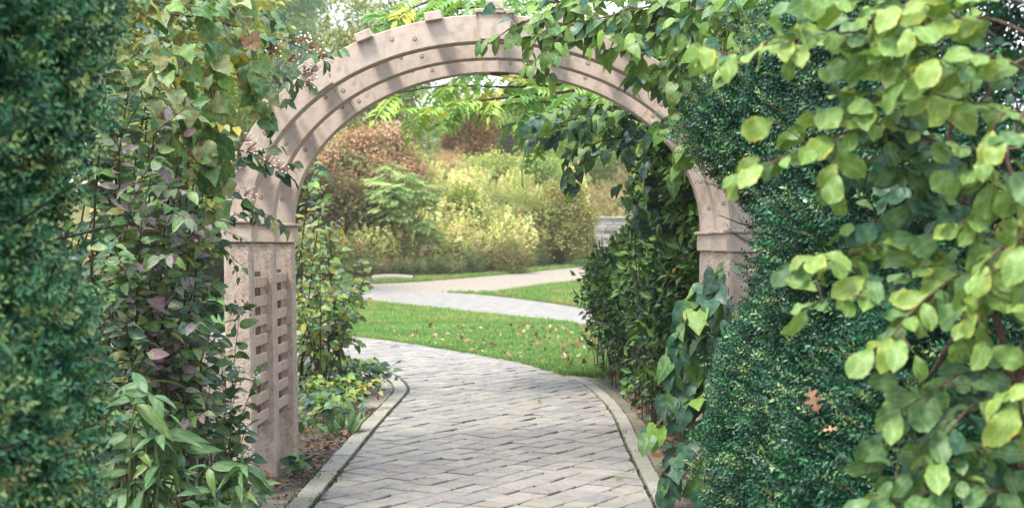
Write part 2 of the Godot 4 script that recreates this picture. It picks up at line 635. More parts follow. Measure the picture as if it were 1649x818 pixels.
	for m in [mats.concrete, mats.asphalt, mats.gravel]: speckle(m, specks, Vector3.ONE * 0.6)
	# leaf sets
	var dog := [oval_leaf(7, 0.6, 0.95, 0.27, 0.25, 0.25, 0.12), oval_leaf(7, 0.55, 0.9, 0.3, 0.12, 0.45, 0.1), oval_leaf(7, 0.6, 0.9, 0.24, 0.4, 0.15, 0.05)]
	var hrt := [heart_leaf(0.18, 0.25, 0.12), heart_leaf(0.08, 0.4, 0.08, 0.9), heart_leaf(0.3, 0.15, 0.1, 1.05)]
	var grp := [grape_leaf(0.2, 0.3, 0.2), grape_leaf(0.05, 0.45, 0.15), grape_leaf(0.35, 0.1, 0.25)]
	var lan := [oval_leaf(9, 0.7, 1.0, 0.15, 0.3, 0.5, 0.1), oval_leaf(9, 0.65, 1.05, 0.17, 0.15, 0.8, 0.15), oval_leaf(9, 0.7, 1.0, 0.13, 0.4, 0.3, 0.1)]
	var wit := [oval_leaf(11, 0.85, 0.5, 0.34, 0.2, 0.3, 0.16, 0.035), oval_leaf(11, 0.95, 0.55, 0.3, 0.35, 0.45, 0.2, 0.04), oval_leaf(11, 0.8, 0.5, 0.37, 0.08, 0.2, 0.28, 0.035), oval_leaf(11, 0.9, 0.6, 0.28, 0.5, 0.15, 0.16, 0.04), oval_leaf(11, 0.8, 0.55, 0.33, 0.15, 0.6, 0.3, 0.045)]
	var brown := c8(120, 84, 50)
	var yellow := c8(190, 170, 60)
	var t_green := leaf_mat(leaf_tex(1, c8(62, 100, 48), c8(116, 144, 86), c8(76, 108, 52), 0.3, brown, 0.0))
	var t_dark := leaf_mat(leaf_tex(2, c8(34, 66, 48), c8(84, 112, 82), c8(40, 70, 44), 0.3, brown, 0.0), 0.42)
	var t_mid := leaf_mat(leaf_tex(3, c8(88, 122, 56), c8(144, 164, 98), c8(110, 134, 60), 0.5, brown, 0.08), 0.48, 0.5)
	var t_olive := leaf_mat(leaf_tex(4, c8(96, 104, 50), c8(142, 142, 88), c8(132, 120, 58), 0.7, brown, 0.12), 0.5, 0.5)
	var t_mauve := leaf_mat(leaf_tex(5, c8(122, 104, 112), c8(158, 146, 142), c8(100, 94, 90), 0.6, c8(88, 104, 70), 0.5), 0.4)
	var t_plum := leaf_mat(leaf_tex(6, c8(120, 84, 96), c8(158, 128, 132), c8(100, 84, 82), 0.5, c8(100, 104, 76), 0.3), 0.4)
	var t_greymauve := leaf_mat(leaf_tex(7, c8(92, 112, 76), c8(140, 148, 116), c8(112, 100, 100), 0.9, c8(104, 88, 94), 0.25), 0.42)
	var t_yellow := leaf_mat(leaf_tex(8, c8(150, 150, 52), c8(178, 174, 92), c8(196, 174, 60), 0.6, c8(150, 100, 50), 0.12), 0.5, 0.6)
	var t_pale := leaf_mat(leaf_tex(9, c8(128, 144, 92), c8(172, 180, 134), c8(168, 160, 96), 0.6, c8(150, 112, 66), 0.15), 0.5, 0.5)
	var t_rust := leaf_mat(leaf_tex(10, c8(150, 116, 82), c8(180, 150, 114), c8(140, 92, 62), 0.7, c8(120, 70, 44), 0.3), 0.6, 0.4)
	var t_lance := leaf_mat(leaf_tex(11, c8(58, 94, 54), c8(116, 140, 98), c8(70, 100, 54), 0.3, brown, 0.0, 10.0), 0.5, 0.4)
	var t_lance2 := leaf_mat(leaf_tex(12, c8(70, 106, 60), c8(128, 150, 106), c8(88, 114, 58), 0.5, brown, 0.0, 10.0), 0.5, 0.45)
	var t_wit := leaf_mat(leaf_tex(13, c8(106, 142, 64), c8(168, 186, 112), c8(146, 166, 70), 0.6, brown, 0.0, 8.0), 0.5, 0.55)
	var t_wit_y := leaf_mat(leaf_tex(14, c8(124, 154, 66), c8(178, 192, 108), c8(206, 188, 76), 0.85, brown, 0.0, 8.0), 0.5, 0.6)
	var t_wit_g := leaf_mat(leaf_tex(15, c8(74, 112, 58), c8(130, 156, 98), c8(86, 122, 56), 0.3, brown, 0.0, 8.0), 0.5, 0.45)
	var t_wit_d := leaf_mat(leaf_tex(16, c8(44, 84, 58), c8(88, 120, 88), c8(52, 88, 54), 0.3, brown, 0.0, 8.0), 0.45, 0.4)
	var t_bright := leaf_mat(leaf_tex(17, c8(108, 148, 60), c8(134, 166, 84), c8(140, 160, 56), 0.5, brown, 0.0), 0.5, 0.65)
	var t_teal := leaf_mat(leaf_tex(18, c8(44, 84, 62), c8(96, 126, 100), c8(52, 88, 58), 0.3, brown, 0.0), 0.38, 0.35)
	mats.leaf_rust = t_rust
	mats.leaf_yellow = t_yellow
	mats.leaf_pale = t_pale
	mats.set_dog = {"mesh": dog, "mat": [t_green, t_dark, t_mid, t_olive, t_green, t_greymauve, t_teal]}
	mats.set_mauve = {"mesh": dog, "mat": [t_mauve, t_mauve, t_greymauve, t_plum, t_greymauve, t_green, t_green, t_mid, t_greymauve, t_mid]}
	mats.set_light = {"mesh": dog, "mat": [t_mid, t_olive, t_bright, t_yellow, t_green, t_pale]}
	mats.set_grape = {"mesh": grp, "mat": [t_mid, t_pale, t_green, t_mid, t_pale, t_green, t_mid, t_bright, t_mid, t_green, t_mid, t_pale, t_green, t_mid, t_pale, t_green, t_mid, t_olive, t_mid, t_yellow, t_green, t_pale, t_rust]}
	mats.set_lance = {"mesh": lan, "mat": [t_lance, t_lance2, t_lance, t_lance2, t_mid]}
	mats.set_weed = {"mesh": dog, "mat": [t_green, t_teal, t_mid, t_greymauve]}
	mats.set_vine = {"mesh": [dog[0], dog[1], hrt[1]], "mat": [t_green, t_mid, t_bright, t_bright, t_mid, t_teal, t_mid]}
	mats.set_vine_deep = {"mesh": [hrt[0], hrt[1], dog[1], hrt[2]], "mat": [t_teal, t_dark, t_green, t_dark, t_teal, t_green, t_bright]}
	mats.set_pipe = {"mesh": hrt, "mat": [t_teal, t_dark, t_green, t_teal, t_wit_g, t_green, t_teal, t_bright]}
	mats.set_wit = {"mesh": wit, "mat": [t_wit, t_wit_y, t_wit, t_wit_g, t_wit_y, t_wit]}
	mats.set_wit_green = {"mesh": wit, "mat": [t_wit_g, t_wit, t_wit_g, t_wit_d, t_wit_g]}
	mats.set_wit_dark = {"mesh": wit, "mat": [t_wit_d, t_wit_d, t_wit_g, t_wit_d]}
	mats.set_yellow = {"mesh": dog, "mat": [t_yellow, t_pale, t_bright, t_yellow]}
	mats.set_cover = {"mesh": [dog[1], hrt[1], dog[0]], "mat": [t_green, t_teal, t_mid, t_dark, t_bright]}

func speckle(m: StandardMaterial3D, t: Texture2D, scale: Vector3) -> void:
	m.detail_enabled = true
	m.detail_blend_mode = BaseMaterial3D.BLEND_MODE_MUL
	m.detail_uv_layer = BaseMaterial3D.DETAIL_UV_2
	m.detail_albedo = t
	m.uv2_triplanar = true
	m.uv2_world_triplanar = true
	m.uv2_scale = scale

# ---------------------------------------------------------------- ground
func P2(list: Array) -> PackedVector2Array:
	var o := PackedVector2Array()
	for p in list: o.append(Vector2(p[0], p[1]))
	return o

var path_left := P2([[-1.21, 3.0], [-1.22, 8.0], [-1.23, 11.0], [-1.22, 13.0], [-1.21, 14.0], [-1.235, 14.55], [-1.34, 15.27], [-1.55, 16.2], [-1.89, 17.2], [-2.4, 18.1], [-3.2, 18.9], [-4.5, 19.6], [-7.0, 20.2]])
var path_right := P2([[0.715, 3.0], [0.712, 8.0], [0.715, 10.5], [0.73, 12.0], [0.715, 12.84], [0.655, 14.08], [0.53, 15.35], [0.313, 16.3], [0.067, 17.13], [-0.2, 18.0], [-0.5, 18.55], [-0.86, 19.35], [-1.28, 20.2], [-1.7, 21.0], [-2.6, 22.5], [-4.0, 23.9], [-7.0, 25.0]])
var road_near := P2([[9.0, 9.0], [5.0, 17.4], [3.2, 21.0], [1.176, 25.4], [-1.228, 30.1], [-2.8, 32.3], [-4.36, 34.1], [-7.0, 36.3], [-11.0, 38.6], [-20.0, 42.0]])
var road_far := P2([[-20.0, 46.5], [-11.0, 42.9], [-7.5, 41.2], [-5.27, 39.9], [-2.79, 38.0], [-0.885, 36.1], [0.6, 33.4], [1.453, 31.4], [3.6, 27.0], [6.2, 21.5], [10.5, 13.0]])
var gravel_edge := P2([[-0.2, 34.0], [-0.9, 36.7], [-0.3, 38.6], [0.405, 40.3], [1.97, 43.2], [5.0, 48.0], [12.0, 55.0], [14.0, 62.0], [6.0, 58.0], [2.27, 53.0], [0.6, 49.6], [-1.05, 46.4], [-2.4, 44.0], [-3.71, 42.1], [-5.2, 41.2], [-7.0, 40.2], [-5.0, 38.6], [-2.6, 36.6]])
var path_poly: PackedVector2Array
var road_poly: PackedVector2Array

func smooth2(p: PackedVector2Array, sub := 4) -> PackedVector2Array:
	var out := PackedVector2Array()
	for i in p.size() - 1:
		for k in sub:
			out.append(p[i].cubic_interpolate(p[i + 1], p[maxi(i - 1, 0)], p[mini(i + 2, p.size() - 1)], float(k) / sub))
	out.append(p[p.size() - 1])
	return out

func build_ground() -> void:
	path_left = smooth2(path_left, 3)
	path_right = smooth2(path_right, 3)
	path_poly = path_left.duplicate()
	var back := path_right.duplicate()
	back.reverse()
	path_poly.append_array(back)
	road_poly = smooth2(road_near, 3)
	road_poly.append_array(smooth2(road_far, 3))
	struct("ground", sheet(P2([[-700, -40], [700, -40], [700, 880], [-700, 880]]), 0.0), mats.soil)
	# the lawn begins at the far side of the path
	var lawn := PackedVector2Array()
	for p in path_right:
		if p.y > 16.0: lawn.append(p + Vector2(0.03, 0.02))
	lawn.append_array(P2([[-60, 27], [-60, 120], [80, 120], [80, 12], [8, 12], [2.5, 13.5], [0.95, 15.4], [0.62, 16.0]]))
	struct("lawn", sheet(lawn, 0.004), mats.lawn)
	struct("gravel_track", sheet(smooth2(gravel_edge, 3), 0.008), mats.gravel)
	struct("asphalt_road", sheet(road_poly, 0.012), mats.asphalt)

# ---------------------------------------------------------------- the paved path
func edge_band(line: PackedVector2Array, off: float, w: float, d0: float, d1: float, length: float, y1: float, n: String, ms: Array, parent: Node, right: bool) -> void:
	var acc := 0.0
	var cut := [line[0]]
	var dirs := [(line[1] - line[0]).normalized()]
	var want := length
	for i in line.size() - 1:
		var a := line[i]
		var b := line[i + 1]
		var l := a.distance_to(b)
		while want <= acc + l:
			cut.append(a.lerp(b, (want - acc) / l))
			dirs.append((b - a).normalized())
			want += length * rr(0.8, 1.15)
		acc += l
	for i in cut.size() - 1:
		var c: Vector2 = cut[i]
		if c.y < d0 or cut[i + 1].y > d1: continue
		var n0 := Vector2(dirs[i].y, -dirs[i].x) * (1.0 if right else -1.0)
		var n1 := Vector2(dirs[i + 1].y, -dirs[i + 1].x) * (1.0 if right else -1.0)
		var g: Vector2 = (cut[i + 1] - c).normalized() * 0.006
		var q := [c + n0 * off + g, cut[i + 1] + n1 * off - g, cut[i + 1] + n1 * (off + w * rr(0.96, 1.04)) - g, c + n0 * (off + w * rr(0.96, 1.04)) + g]
		var mid: Vector2 = (q[0] + q[1] + q[2] + q[3]) / 4.0
		var poly := PackedVector2Array()
		for p in q: poly.append(Vector2(p.x - mid.x, -(p.y - mid.y)))
		part(n, stone_mesh(poly, -0.03, y1 + rr(-0.003, 0.004), 0.007, Vector2(rr(-0.02, 0.02), rr(-0.01, 0.01))), ms[rng.randi() % ms.size()], parent, Vector3(mid.x, 0, -mid.y))

func build_path() -> void:
	var path := struct("path", sheet(path_poly, 0.008), mats.joint)
	# courses of rectangular setts laid at an angle across the path
	var e1 := Vector2(0.515, 0.857)
	var e2 := Vector2(-0.857, 0.515)
	var stones := []
	var inset := Geometry2D.offset_polygon(path_poly, -0.012)
	var q := -4.0
	while q < 27.0:
		var w := rr(0.15, 0.225)
		var p := -2.0 + rr(0.0, 0.3)
		while p < 27.0:
			var l := rr(0.14, 0.26)
			var mid := e1 * (p + l / 2.0) + e2 * (q + w / 2.0)
			if mid.y > 6.6 and mid.y < 25.5 and mid.x > -7.5 and mid.x < 1.0:
				var g := rr(0.005, 0.009)
				var c := PackedVector2Array()
				for s in [[g * 1.5, g], [l - g * 1.5, g], [l - g * 1.5, w - g], [g * 1.5, w - g]]:
					c.append(e1 * (p + s[0] + rr(-0.006, 0.006)) + e2 * (q + s[1] + rr(-0.006, 0.006)))
				for piece in Geometry2D.intersect_polygons(c, inset[0]):
					var area := 0.0
					var m := Vector2.ZERO
					for i in piece.size():
						area += piece[i].cross(piece[(i + 1) % piece.size()]) / 2.0
						m += piece[i]
					if absf(area) < 0.0012: continue
					m /= piece.size()
					var local := PackedVector2Array()
					for v in piece: local.append(Vector2(v.x - m.x, -(v.y - m.y)))
					stones.append([m, local])
			p += l
		q += w
	stones.sort_custom(func(a, b): return (a[0] as Vector2).length() + (50.0 if a[0].y < 7.95 else 0.0) < (b[0] as Vector2).length() + (50.0 if b[0].y < 7.95 else 0.0))
	var far := {}
	for i in stones.size():
		var at := Vector3(stones[i][0].x, 0, -stones[i][0].y)
		var mesh := stone_mesh(stones[i][1], 0.0, 0.029 + rr(-0.005, 0.005), 0.006, Vector2(rr(-0.03, 0.03), rr(-0.03, 0.03)))
		var mt: Material = mats.pavers[mini(rng.randi() % 11, 8) if rng.randf() < 0.75 else 0]
		if i < 300:
			part("paver", mesh, mt, path, at)
		else:
			if not far.has(mt): far[mt] = begin()
			far[mt].append_from(mesh, 0, Transform3D(Basis(), at))
	var am: ArrayMesh = null
	for m in far:
		far[m].set_material(m)
		am = far[m].commit(am) if am else far[m].commit()
	tag(part("distant_pavers", am, null, path), "", "", "", "stuff")
	edge_band(path_left, 0.02, 0.125, 7.4, 18.6, 0.34, 0.026, "kerb_stone", mats.kerbs, path, false)
	edge_band(path_right, 0.012, 0.1, 7.4, 18.4, 0.34, 0.029, "kerb_stone", mats.kerbs, path, true)
	edge_band(path_right, 0.125, 0.105, 9.2, 17.6, 0.5, 0.018, "edging_stone", mats.mossy, path, true)
	edge_band(path_left, 0.16, 0.2, 12.7, 17.8, 0.9, 0.016, "edging_stone", [mats.concrete], path, false)
	edge_band(path_left, 0.155, 0.2, 7.4, 8.7, 0.75, 0.016, "edging_stone", [mats.concrete], path, false)
	# soil worked up against the kerbs, with bark chips, grit and leaf crumbs
	var xfs := []
	var cols := []
	var chip := bevel_box(Vector3(0.026, 0.006, 0.012), 0.002)
	for i in 5200:
		var d := rr(7.6, 17.0)
		var left := rng.randf() < 0.6
		var x := -1.37 - absf(rng.randfn()) * 0.22 if left else 0.96 + absf(rng.randfn()) * 0.3
		if d > 14.2 and left: x -= (d - 14.2) * 0.22
		if left and d < 8.75 and x > -1.6 and rng.randf() < 0.75: continue
		xfs.append(turned(Vector3(x, rr(0.0, 0.012), -d), Vector3(rr(-0.5, 0.5), 1, rr(-0.5, 0.5)), rr(0.3, 1.3) * (1.0 if rng.randf() < 0.9 else 1.8)))
		var pick := rng.randf()
		cols.append(tint(lin(78, 66, 58), 0.4) if pick < 0.5 else (tint(lin(128, 114, 102), 0.3) if pick < 0.95 else tint(lin(132, 90, 62), 0.3)))
	var o := mass("bark_chip_mulch", chip, mats.chip, xfs, cols, self)
	tag(o, "dark bark chips and grit lying on the soil beside the kerbs", "mulch", "", "stuff")

# ---------------------------------------------------------------- the arch
const AX := -0.2256
const AY := 1.62
const A_IN := 1.4287
const B_IN := 1.08
const RIB_W := 0.16
const RIB_D := 0.125
var rib_z := [-8.4, -9.15, -9.9]

func arch_tilt() -> Basis:
	return Basis(Vector3(0, 0, 1), deg_to_rad(-1.1))

func rib_point(th: float, r: float) -> Vector3:
	var n := Vector2(cos(th) / A_IN, sin(th) / B_IN).normalized()
	return Vector3(A_IN * cos(th) + n.x * r, B_IN * sin(th) + n.y * r, 0)

func rib_out(th: float) -> Vector3:
	var n := Vector2(cos(th) / A_IN, sin(th) / B_IN).normalized()
	return Vector3(n.x, n.y, 0)

func rib_segment(t0: float, t1: float) -> ArrayMesh:
	var c := 0.005
	var w := RIB_W
	var d := RIB_D
	var sec := [[c, 0.0], [w - c, 0.0], [w, -c], [w, -d + c], [w - c, -d], [c, -d], [0.0, -d + c], [0.0, -0.068], [0.012, -0.066], [0.012, -0.058], [0.0, -0.056], [0.0, -c]]
	var st := begin()
	var n := 14
	for k in sec.size():
		var a = sec[k]
		var b = sec[(k + 1) % sec.size()]
		var sn := Vector2(b[1] - a[1], -(b[0] - a[0])).normalized() * -1.0
		for i in n:
			var q := []
			for e in [[i, a], [i, b], [i + 1, b], [i + 1, a]]:
				var th := lerpf(t0, t1, float(e[0]) / n)
				q.append([rib_point(th, e[1][0]) + Vector3(0, 0, e[1][1]), (rib_out(th) * sn.x + Vector3(0, 0, sn.y)).normalized()])
			var nn: Vector3 = (q[1][0] - q[0][0]).cross(q[2][0] - q[0][0])
			if nn.dot(q[0][1]) > 0.0: q.reverse()
			for m in [0, 1, 2, 0, 2, 3]:
				st.set_normal(q[m][1])
				st.add_vertex(q[m][0])
	for e in [[t0, -1.0], [t1, 1.0]]:
		var along: Vector3 = Vector3(-A_IN * sin(e[0]), B_IN * cos(e[0]), 0).normalized() * e[1] * signf(t1 - t0)
		var cap := []
		for s in [[c, 0.0], [w - c, 0.0], [w, -c], [w, -d + c], [w - c, -d], [c, -d], [0.0, -d + c], [0.0, -c]]:
			cap.append(rib_point(e[0], s[0]) + Vector3(0, 0, s[1]))
		face(st, cap, along)
	return st.commit()

func lathe(prof: Array, sides := 14) -> ArrayMesh:
	var st := begin()
	for i in prof.size() - 1:
		var a = prof[i]
		var b = prof[i + 1]
		for k in sides:
			var g0 := TAU * k / sides
			var g1 := TAU * (k + 1) / sides
			var out := Vector3(cos(g0) * (b[1] - a[1]), sin(g0) * (b[1] - a[1]), -(b[0] - a[0]))
			if out.length() < 1e-6: out = Vector3(0, 0, 1)
			if b[0] < a[0]: out.z = absf(out.z)
			face(st, [Vector3(cos(g0) * a[0], sin(g0) * a[0], a[1]), Vector3(cos(g1) * a[0], sin(g1) * a[0], a[1]), Vector3(cos(g1) * b[0], sin(g1) * b[0], b[1]), Vector3(cos(g0) * b[0], sin(g0) * b[0], b[1])], out)
	return st.commit()

func build_arch() -> void:
	var base := Vector3(AX, 0, -8.4)
	var arch := thing("garden_arch", "pinkish beige garden arch of three ribs on posts spanning the paved path", "garden arch", base)
	var tilt := arch_tilt()
	var centre := Vector3(0, AY, 0)
	var cuts := [4.0, 46.0, 90.0, 134.0, 176.0]
	# a counterbored bolt: rim, dished recess and a small dome in it
	var rim := lathe([[0.0152, 0.0008], [0.0146, 0.0018], [0.0132, 0.0018], [0.0124, 0.001]])
	var dish := lathe([[0.0126, 0.0012], [0.0005, 0.001]])
	var dome := lathe([[0.009, 0.001], [0.008, 0.0028], [0.005, 0.0038], [0.0004, 0.004]])
	var bolt_at := [172.0, 154.0, 136.4, 131.4, 113.8, 108.6, 92.8, 87.2, 71.4, 66.2, 48.6, 43.6, 26.0, 8.0]
	for k in 3:
		var z: float = rib_z[k] + 8.4
		var rib := Node3D.new()
		rib.name = "rib"
		arch.add_child(rib, true)
		rib.transform = Transform3D(tilt, centre + Vector3(0, 0, z))
		for s in 4:
			part("rib_segment", rib_segment(deg_to_rad(cuts[s] - (4.0 if s == 0 else -0.06)), deg_to_rad(cuts[s + 1] + (4.0 if s == 3 else -0.06))), mats.arch, rib)
		for g in bolt_at:
			var th := deg_to_rad(g + (0.6 if k == 1 else 0.0))
			var at := rib_point(th, RIB_W * (0.5 + 0.12 * sin(g * 3.0)))
			var st := begin()
			st.append_from(rim, 0, Transform3D())
			st.append_from(dome, 0, Transform3D())
			st.set_material(mats.bolt)
			var am := st.commit()
			st = begin()
			st.append_from(dish, 0, Transform3D())
			st.set_material(mats.recess)
			am = st.commit(am)
			part("bolt", am, null, rib, at)
	# battens that tie the ribs together along the top, their ends standing proud of the front rib
	var span: float = rib_z[0] - rib_z[2] + RIB_D + 0.1
	for k in range(-5, 6):
		var th := deg_to_rad(90.0 + k * 14.8 - (1.3 * signf(k) if absi(k) == 1 else 0.0))
		var o := part("batten", bevel_box(Vector3(0.102, 0.052, span), 0.004), mats.arch, arch)
		var n := rib_out(th)
		var b := Basis(Vector3(n.y, -n.x, 0), n, Vector3(0, 0, 1))
		o.transform = Transform3D(tilt * b, centre + tilt * (rib_point(th, RIB_W + 0.011 + (0.038 if k == 0 else 0.0))) + Vector3(0, 0, 0.05 - span / 2.0))
	# the keystone and the two blocks that cover the rib joints
	var key := Node3D.new()
	key.name = "keystone"
	arch.add_child(key, true)
	key.transform = Transform3D(tilt, centre + tilt * rib_point(PI / 2.0, 0.0))
	var st := begin()
	var f := []
	var r := []
	for p in [[-0.082, 0.012], [0.082, 0.012], [0.1, RIB_W + 0.002], [-0.1, RIB_W + 0.002]]:
		f.append(Vector3(p[0], p[1], 0.028))
		r.append(Vector3(p[0] * 1.02, p[1] - 0.001 * signf(p[0]), 0.0005))
	face(st, f, Vector3(0, 0, 1))
	for i in 4:
		var j := (i + 1) % 4
		face(st, [f[i], f[j], r[j], r[i]], (f[i] + f[j]) / 2.0 - Vector3(0, RIB_W / 2.0, 0))
	part("keystone_block", st.commit(), mats.arch, key)
	part("keystone_cap", bevel_box(Vector3(0.235, 0.024, 0.2), 0.004), mats.arch, key, Vector3(0, RIB_W + 0.0145, -0.055))
	for g in [46.0, 134.0]:
		var th := deg_to_rad(g)
		var n := rib_out(th)
		var b := Basis(Vector3(n.y, -n.x, 0), n, Vector3(0, 0, 1))
		var o := part("joint_block", bevel_box(Vector3(0.118, 0.105, 0.04), 0.004), mats.arch, arch)
		o.transform = Transform3D(tilt * b, centre + tilt * rib_point(th, 0.058) + Vector3(0, 0, 0.0205))
	part("joint_plate", bevel_box(Vector3(0.13, 0.008, 0.1), 0.002), mats.rust, arch, centre + tilt * rib_point(PI / 2.0, -0.0045) + Vector3(0, 0, rib_z[2] + 8.4 - RIB_D / 2.0))
	# posts with capitals
	for side in [-1.0, 1.0]:
		var spring: Vector3 = centre + tilt * Vector3(side * (A_IN + RIB_W / 2.0), 0, 0)
		for k in 3:
			var z: float = rib_z[k] + 8.4
			var post := Node3D.new()
			post.name = "post"
			arch.add_child(post, true)
			post.position = Vector3(spring.x, 0, z)
			var top := spring.y - 0.135
			var lean: float = -side * (0.028 if side < 0 else 0.036)
			part("shaft", bevel_box(Vector3(RIB_W, top + 0.12, RIB_D + 0.005), 0.012, lean), mats.post, post, Vector3(0, (top - 0.12) / 2.0, -RIB_D / 2.0))
			part("capital", bevel_box(Vector3(RIB_W + 0.034, 0.112, RIB_D + 0.04), 0.005), mats.arch, post, Vector3(0, top + 0.056, -RIB_D / 2.0))
			part("cap_moulding", bevel_box(Vector3(RIB_W + 0.072, 0.022, RIB_D + 0.076), 0.006), mats.arch, post, Vector3(0, top + 0.1235, -RIB_D / 2.0))
		# lattice between the posts: crosswise slats in front, upright slats behind them
		for bay in 2:
			var z0: float = rib_z[bay] + 8.4 - RIB_D - 0.004
			var z1: float = rib_z[bay + 1] + 8.4 + 0.004
			var xin: float = spring.x - side * (RIB_W / 2.0 - 0.046)
			for i in 8:
				var y := 1.265 - i * 0.1215 + bay * 0.012
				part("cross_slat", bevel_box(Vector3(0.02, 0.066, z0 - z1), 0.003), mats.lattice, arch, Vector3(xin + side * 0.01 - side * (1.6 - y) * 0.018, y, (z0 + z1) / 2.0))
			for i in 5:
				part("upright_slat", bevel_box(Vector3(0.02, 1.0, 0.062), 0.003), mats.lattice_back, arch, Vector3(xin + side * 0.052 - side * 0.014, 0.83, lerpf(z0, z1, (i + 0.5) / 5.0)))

# ---------------------------------------------------------------- beyond the road
func meadow_plant(seed_: int, plume: bool, h: float) -> ArrayMesh:
	var r := RandomNumberGenerator.new()
	r.seed = seed_
	var st := begin()
	for k in 5:
		var foot := Vector3(r.randf_range(-0.22, 0.22), 0, r.randf_range(-0.22, 0.22))
		var top := foot * 1.8 + Vector3(r.randf_range(-0.12, 0.12), h * r.randf_range(0.75, 1.1), r.randf_range(-0.12, 0.12))
		for i in 11:
			var t := 0.12 + 0.8 * i / 11.0
			var g := i * 2.4 + k
			var dir := Vector3(cos(g), 0.5 - t * 0.4, sin(g)).normalized()
			var o := foot.lerp(top, t)
			var s := 0.2 * r.randf_range(0.7, 1.2) * (1.2 - 0.6 * t)
			var x := dir.cross(Vector3.UP).normalized() * s * 0.16
			var c := Color.WHITE * r.randf_range(0.7, 1.25)
			c.a = 1.0
			_tri(st, o, o + dir * s * 0.5 - x, o + dir * s - Vector3(0, s * 0.3, 0), c)
			_tri(st, o, o + dir * s - Vector3(0, s * 0.3, 0), o + dir * s * 0.5 + x, c)
		if plume:
			for i in 16:
				var t := r.randf()
				var o := top + Vector3(r.randf_range(-0.09, 0.09) * (1.3 - t), t * 0.24 - 0.1, r.randf_range(-0.09, 0.09) * (1.3 - t))
				var c := Color(r.randf_range(2.2, 3.0), r.randf_range(1.9, 2.4), r.randf_range(0.9, 1.4), 1.0)
				var a := Vector3(r.randf_range(-1, 1), r.randf_range(-1, 1), r.randf_range(-1, 1)).normalized() * 0.045
				var b := a.cross(Vector3(r.randf_range(-1, 1), 1, r.randf_range(-1, 1))).normalized() * 0.026
				_tri(st, o - a, o + b, o + a, c)
				_tri(st, o - a, o + a, o - b, c)
	return st.commit()

func _tri(st: SurfaceTool, a: Vector3, b: Vector3, c: Vector3, col: Color) -> void:
	var n := -(b - a).cross(c - a).normalized()
	for v in [a, b, c]:
		st.set_color(col)
		st.set_normal(n)
		st.add_vertex(v)

var bank_line := P2([[-16.0, 40.6], [-9.0, 42.2], [-4.84, 43.8], [-2.0, 45.9], [-0.5, 49.0], [1.0, 53.0], [2.2, 58.0]])

func bank_front(x: float) -> float:
	for i in bank_line.size() - 1:
		if x <= bank_line[i + 1].x:
			return lerpf(bank_line[i].y, bank_line[i + 1].y, clampf((x - bank_line[i].x) / (bank_line[i + 1].x - bank_line[i].x), 0.0, 1.0))
	return 58.0 + (x - 2.2) * 3.0

func bank_height(x: float, d: float) -> float:
	var k := d - bank_front(x)
	var up := (2.0 + 0.35 * sin(x * 0.9) + 0.3 * sin(x * 2.3 + 1.0)) * smoothstep(0.0, 9.0, k) + 0.04 * maxf(k, 0.0)
	if x > 2.2: up *= clampf(1.0 - (x - 2.2) / 1.2, 0.0, 1.0)
	return up

func hill_height(x: float, d: float) -> float:
	return 7.2 * smoothstep(64.0, 118.0, d) * smoothstep(0.0, 8.0, x + 1.0)

func far_tree(n: String, label: String, cat: String, at: Vector3, blobs: Array, cl: Mesh, cols: Array, count: int, size: float, group := "", trunk := true) -> void:
	var t := thing(n, label, cat, at, group)
	var top: float = 0.0
	for b in blobs: top = maxf(top, b[1])
	if trunk:
		var st := begin()
		tube(st, PackedVector3Array([Vector3(0, -0.2, 0), Vector3(0.05, top * 0.4, 0.03), Vector3(-0.04, top * 0.95, 0)]), 0.03 * top + 0.02, 0.03, 7)
		for b in blobs:
			tube(st, bow(Vector3(0.02, b[1] * 0.35, 0), Vector3(b[0], b[1], b[2]), Vector3(0, -0.2, 0), 4), 0.012 * top + 0.01, 0.012, 5)
		part("trunk", st.commit(), mats.bark_dark, t)
	var xfs := []
	var tints := []
	var vol := 0.0
	for b in blobs: vol += b[3] * b[3]
	for b in blobs:
		var k := int(count * b[3] * b[3] / vol)
		for i in k:
			var v := rv().normalized() * (0.5 + 0.5 * sqrt(rng.randf())) * rr(0.8, 1.08)
			var p := Vector3(b[0] + v.x * b[3], b[1] + v.y * b[4], b[2] + v.z * b[3])
			if p.y < 0.05: p.y = rr(0.05, 0.4)
			xfs.append(turned(p, Vector3(0, 1, 0) + v * 0.7, size * rr(0.7, 1.3)))
			tints.append(tint(cols[rng.randi() % cols.size()], 0.22, 0.12))
	mass("crown", cl, mats.far, xfs, tints, t)

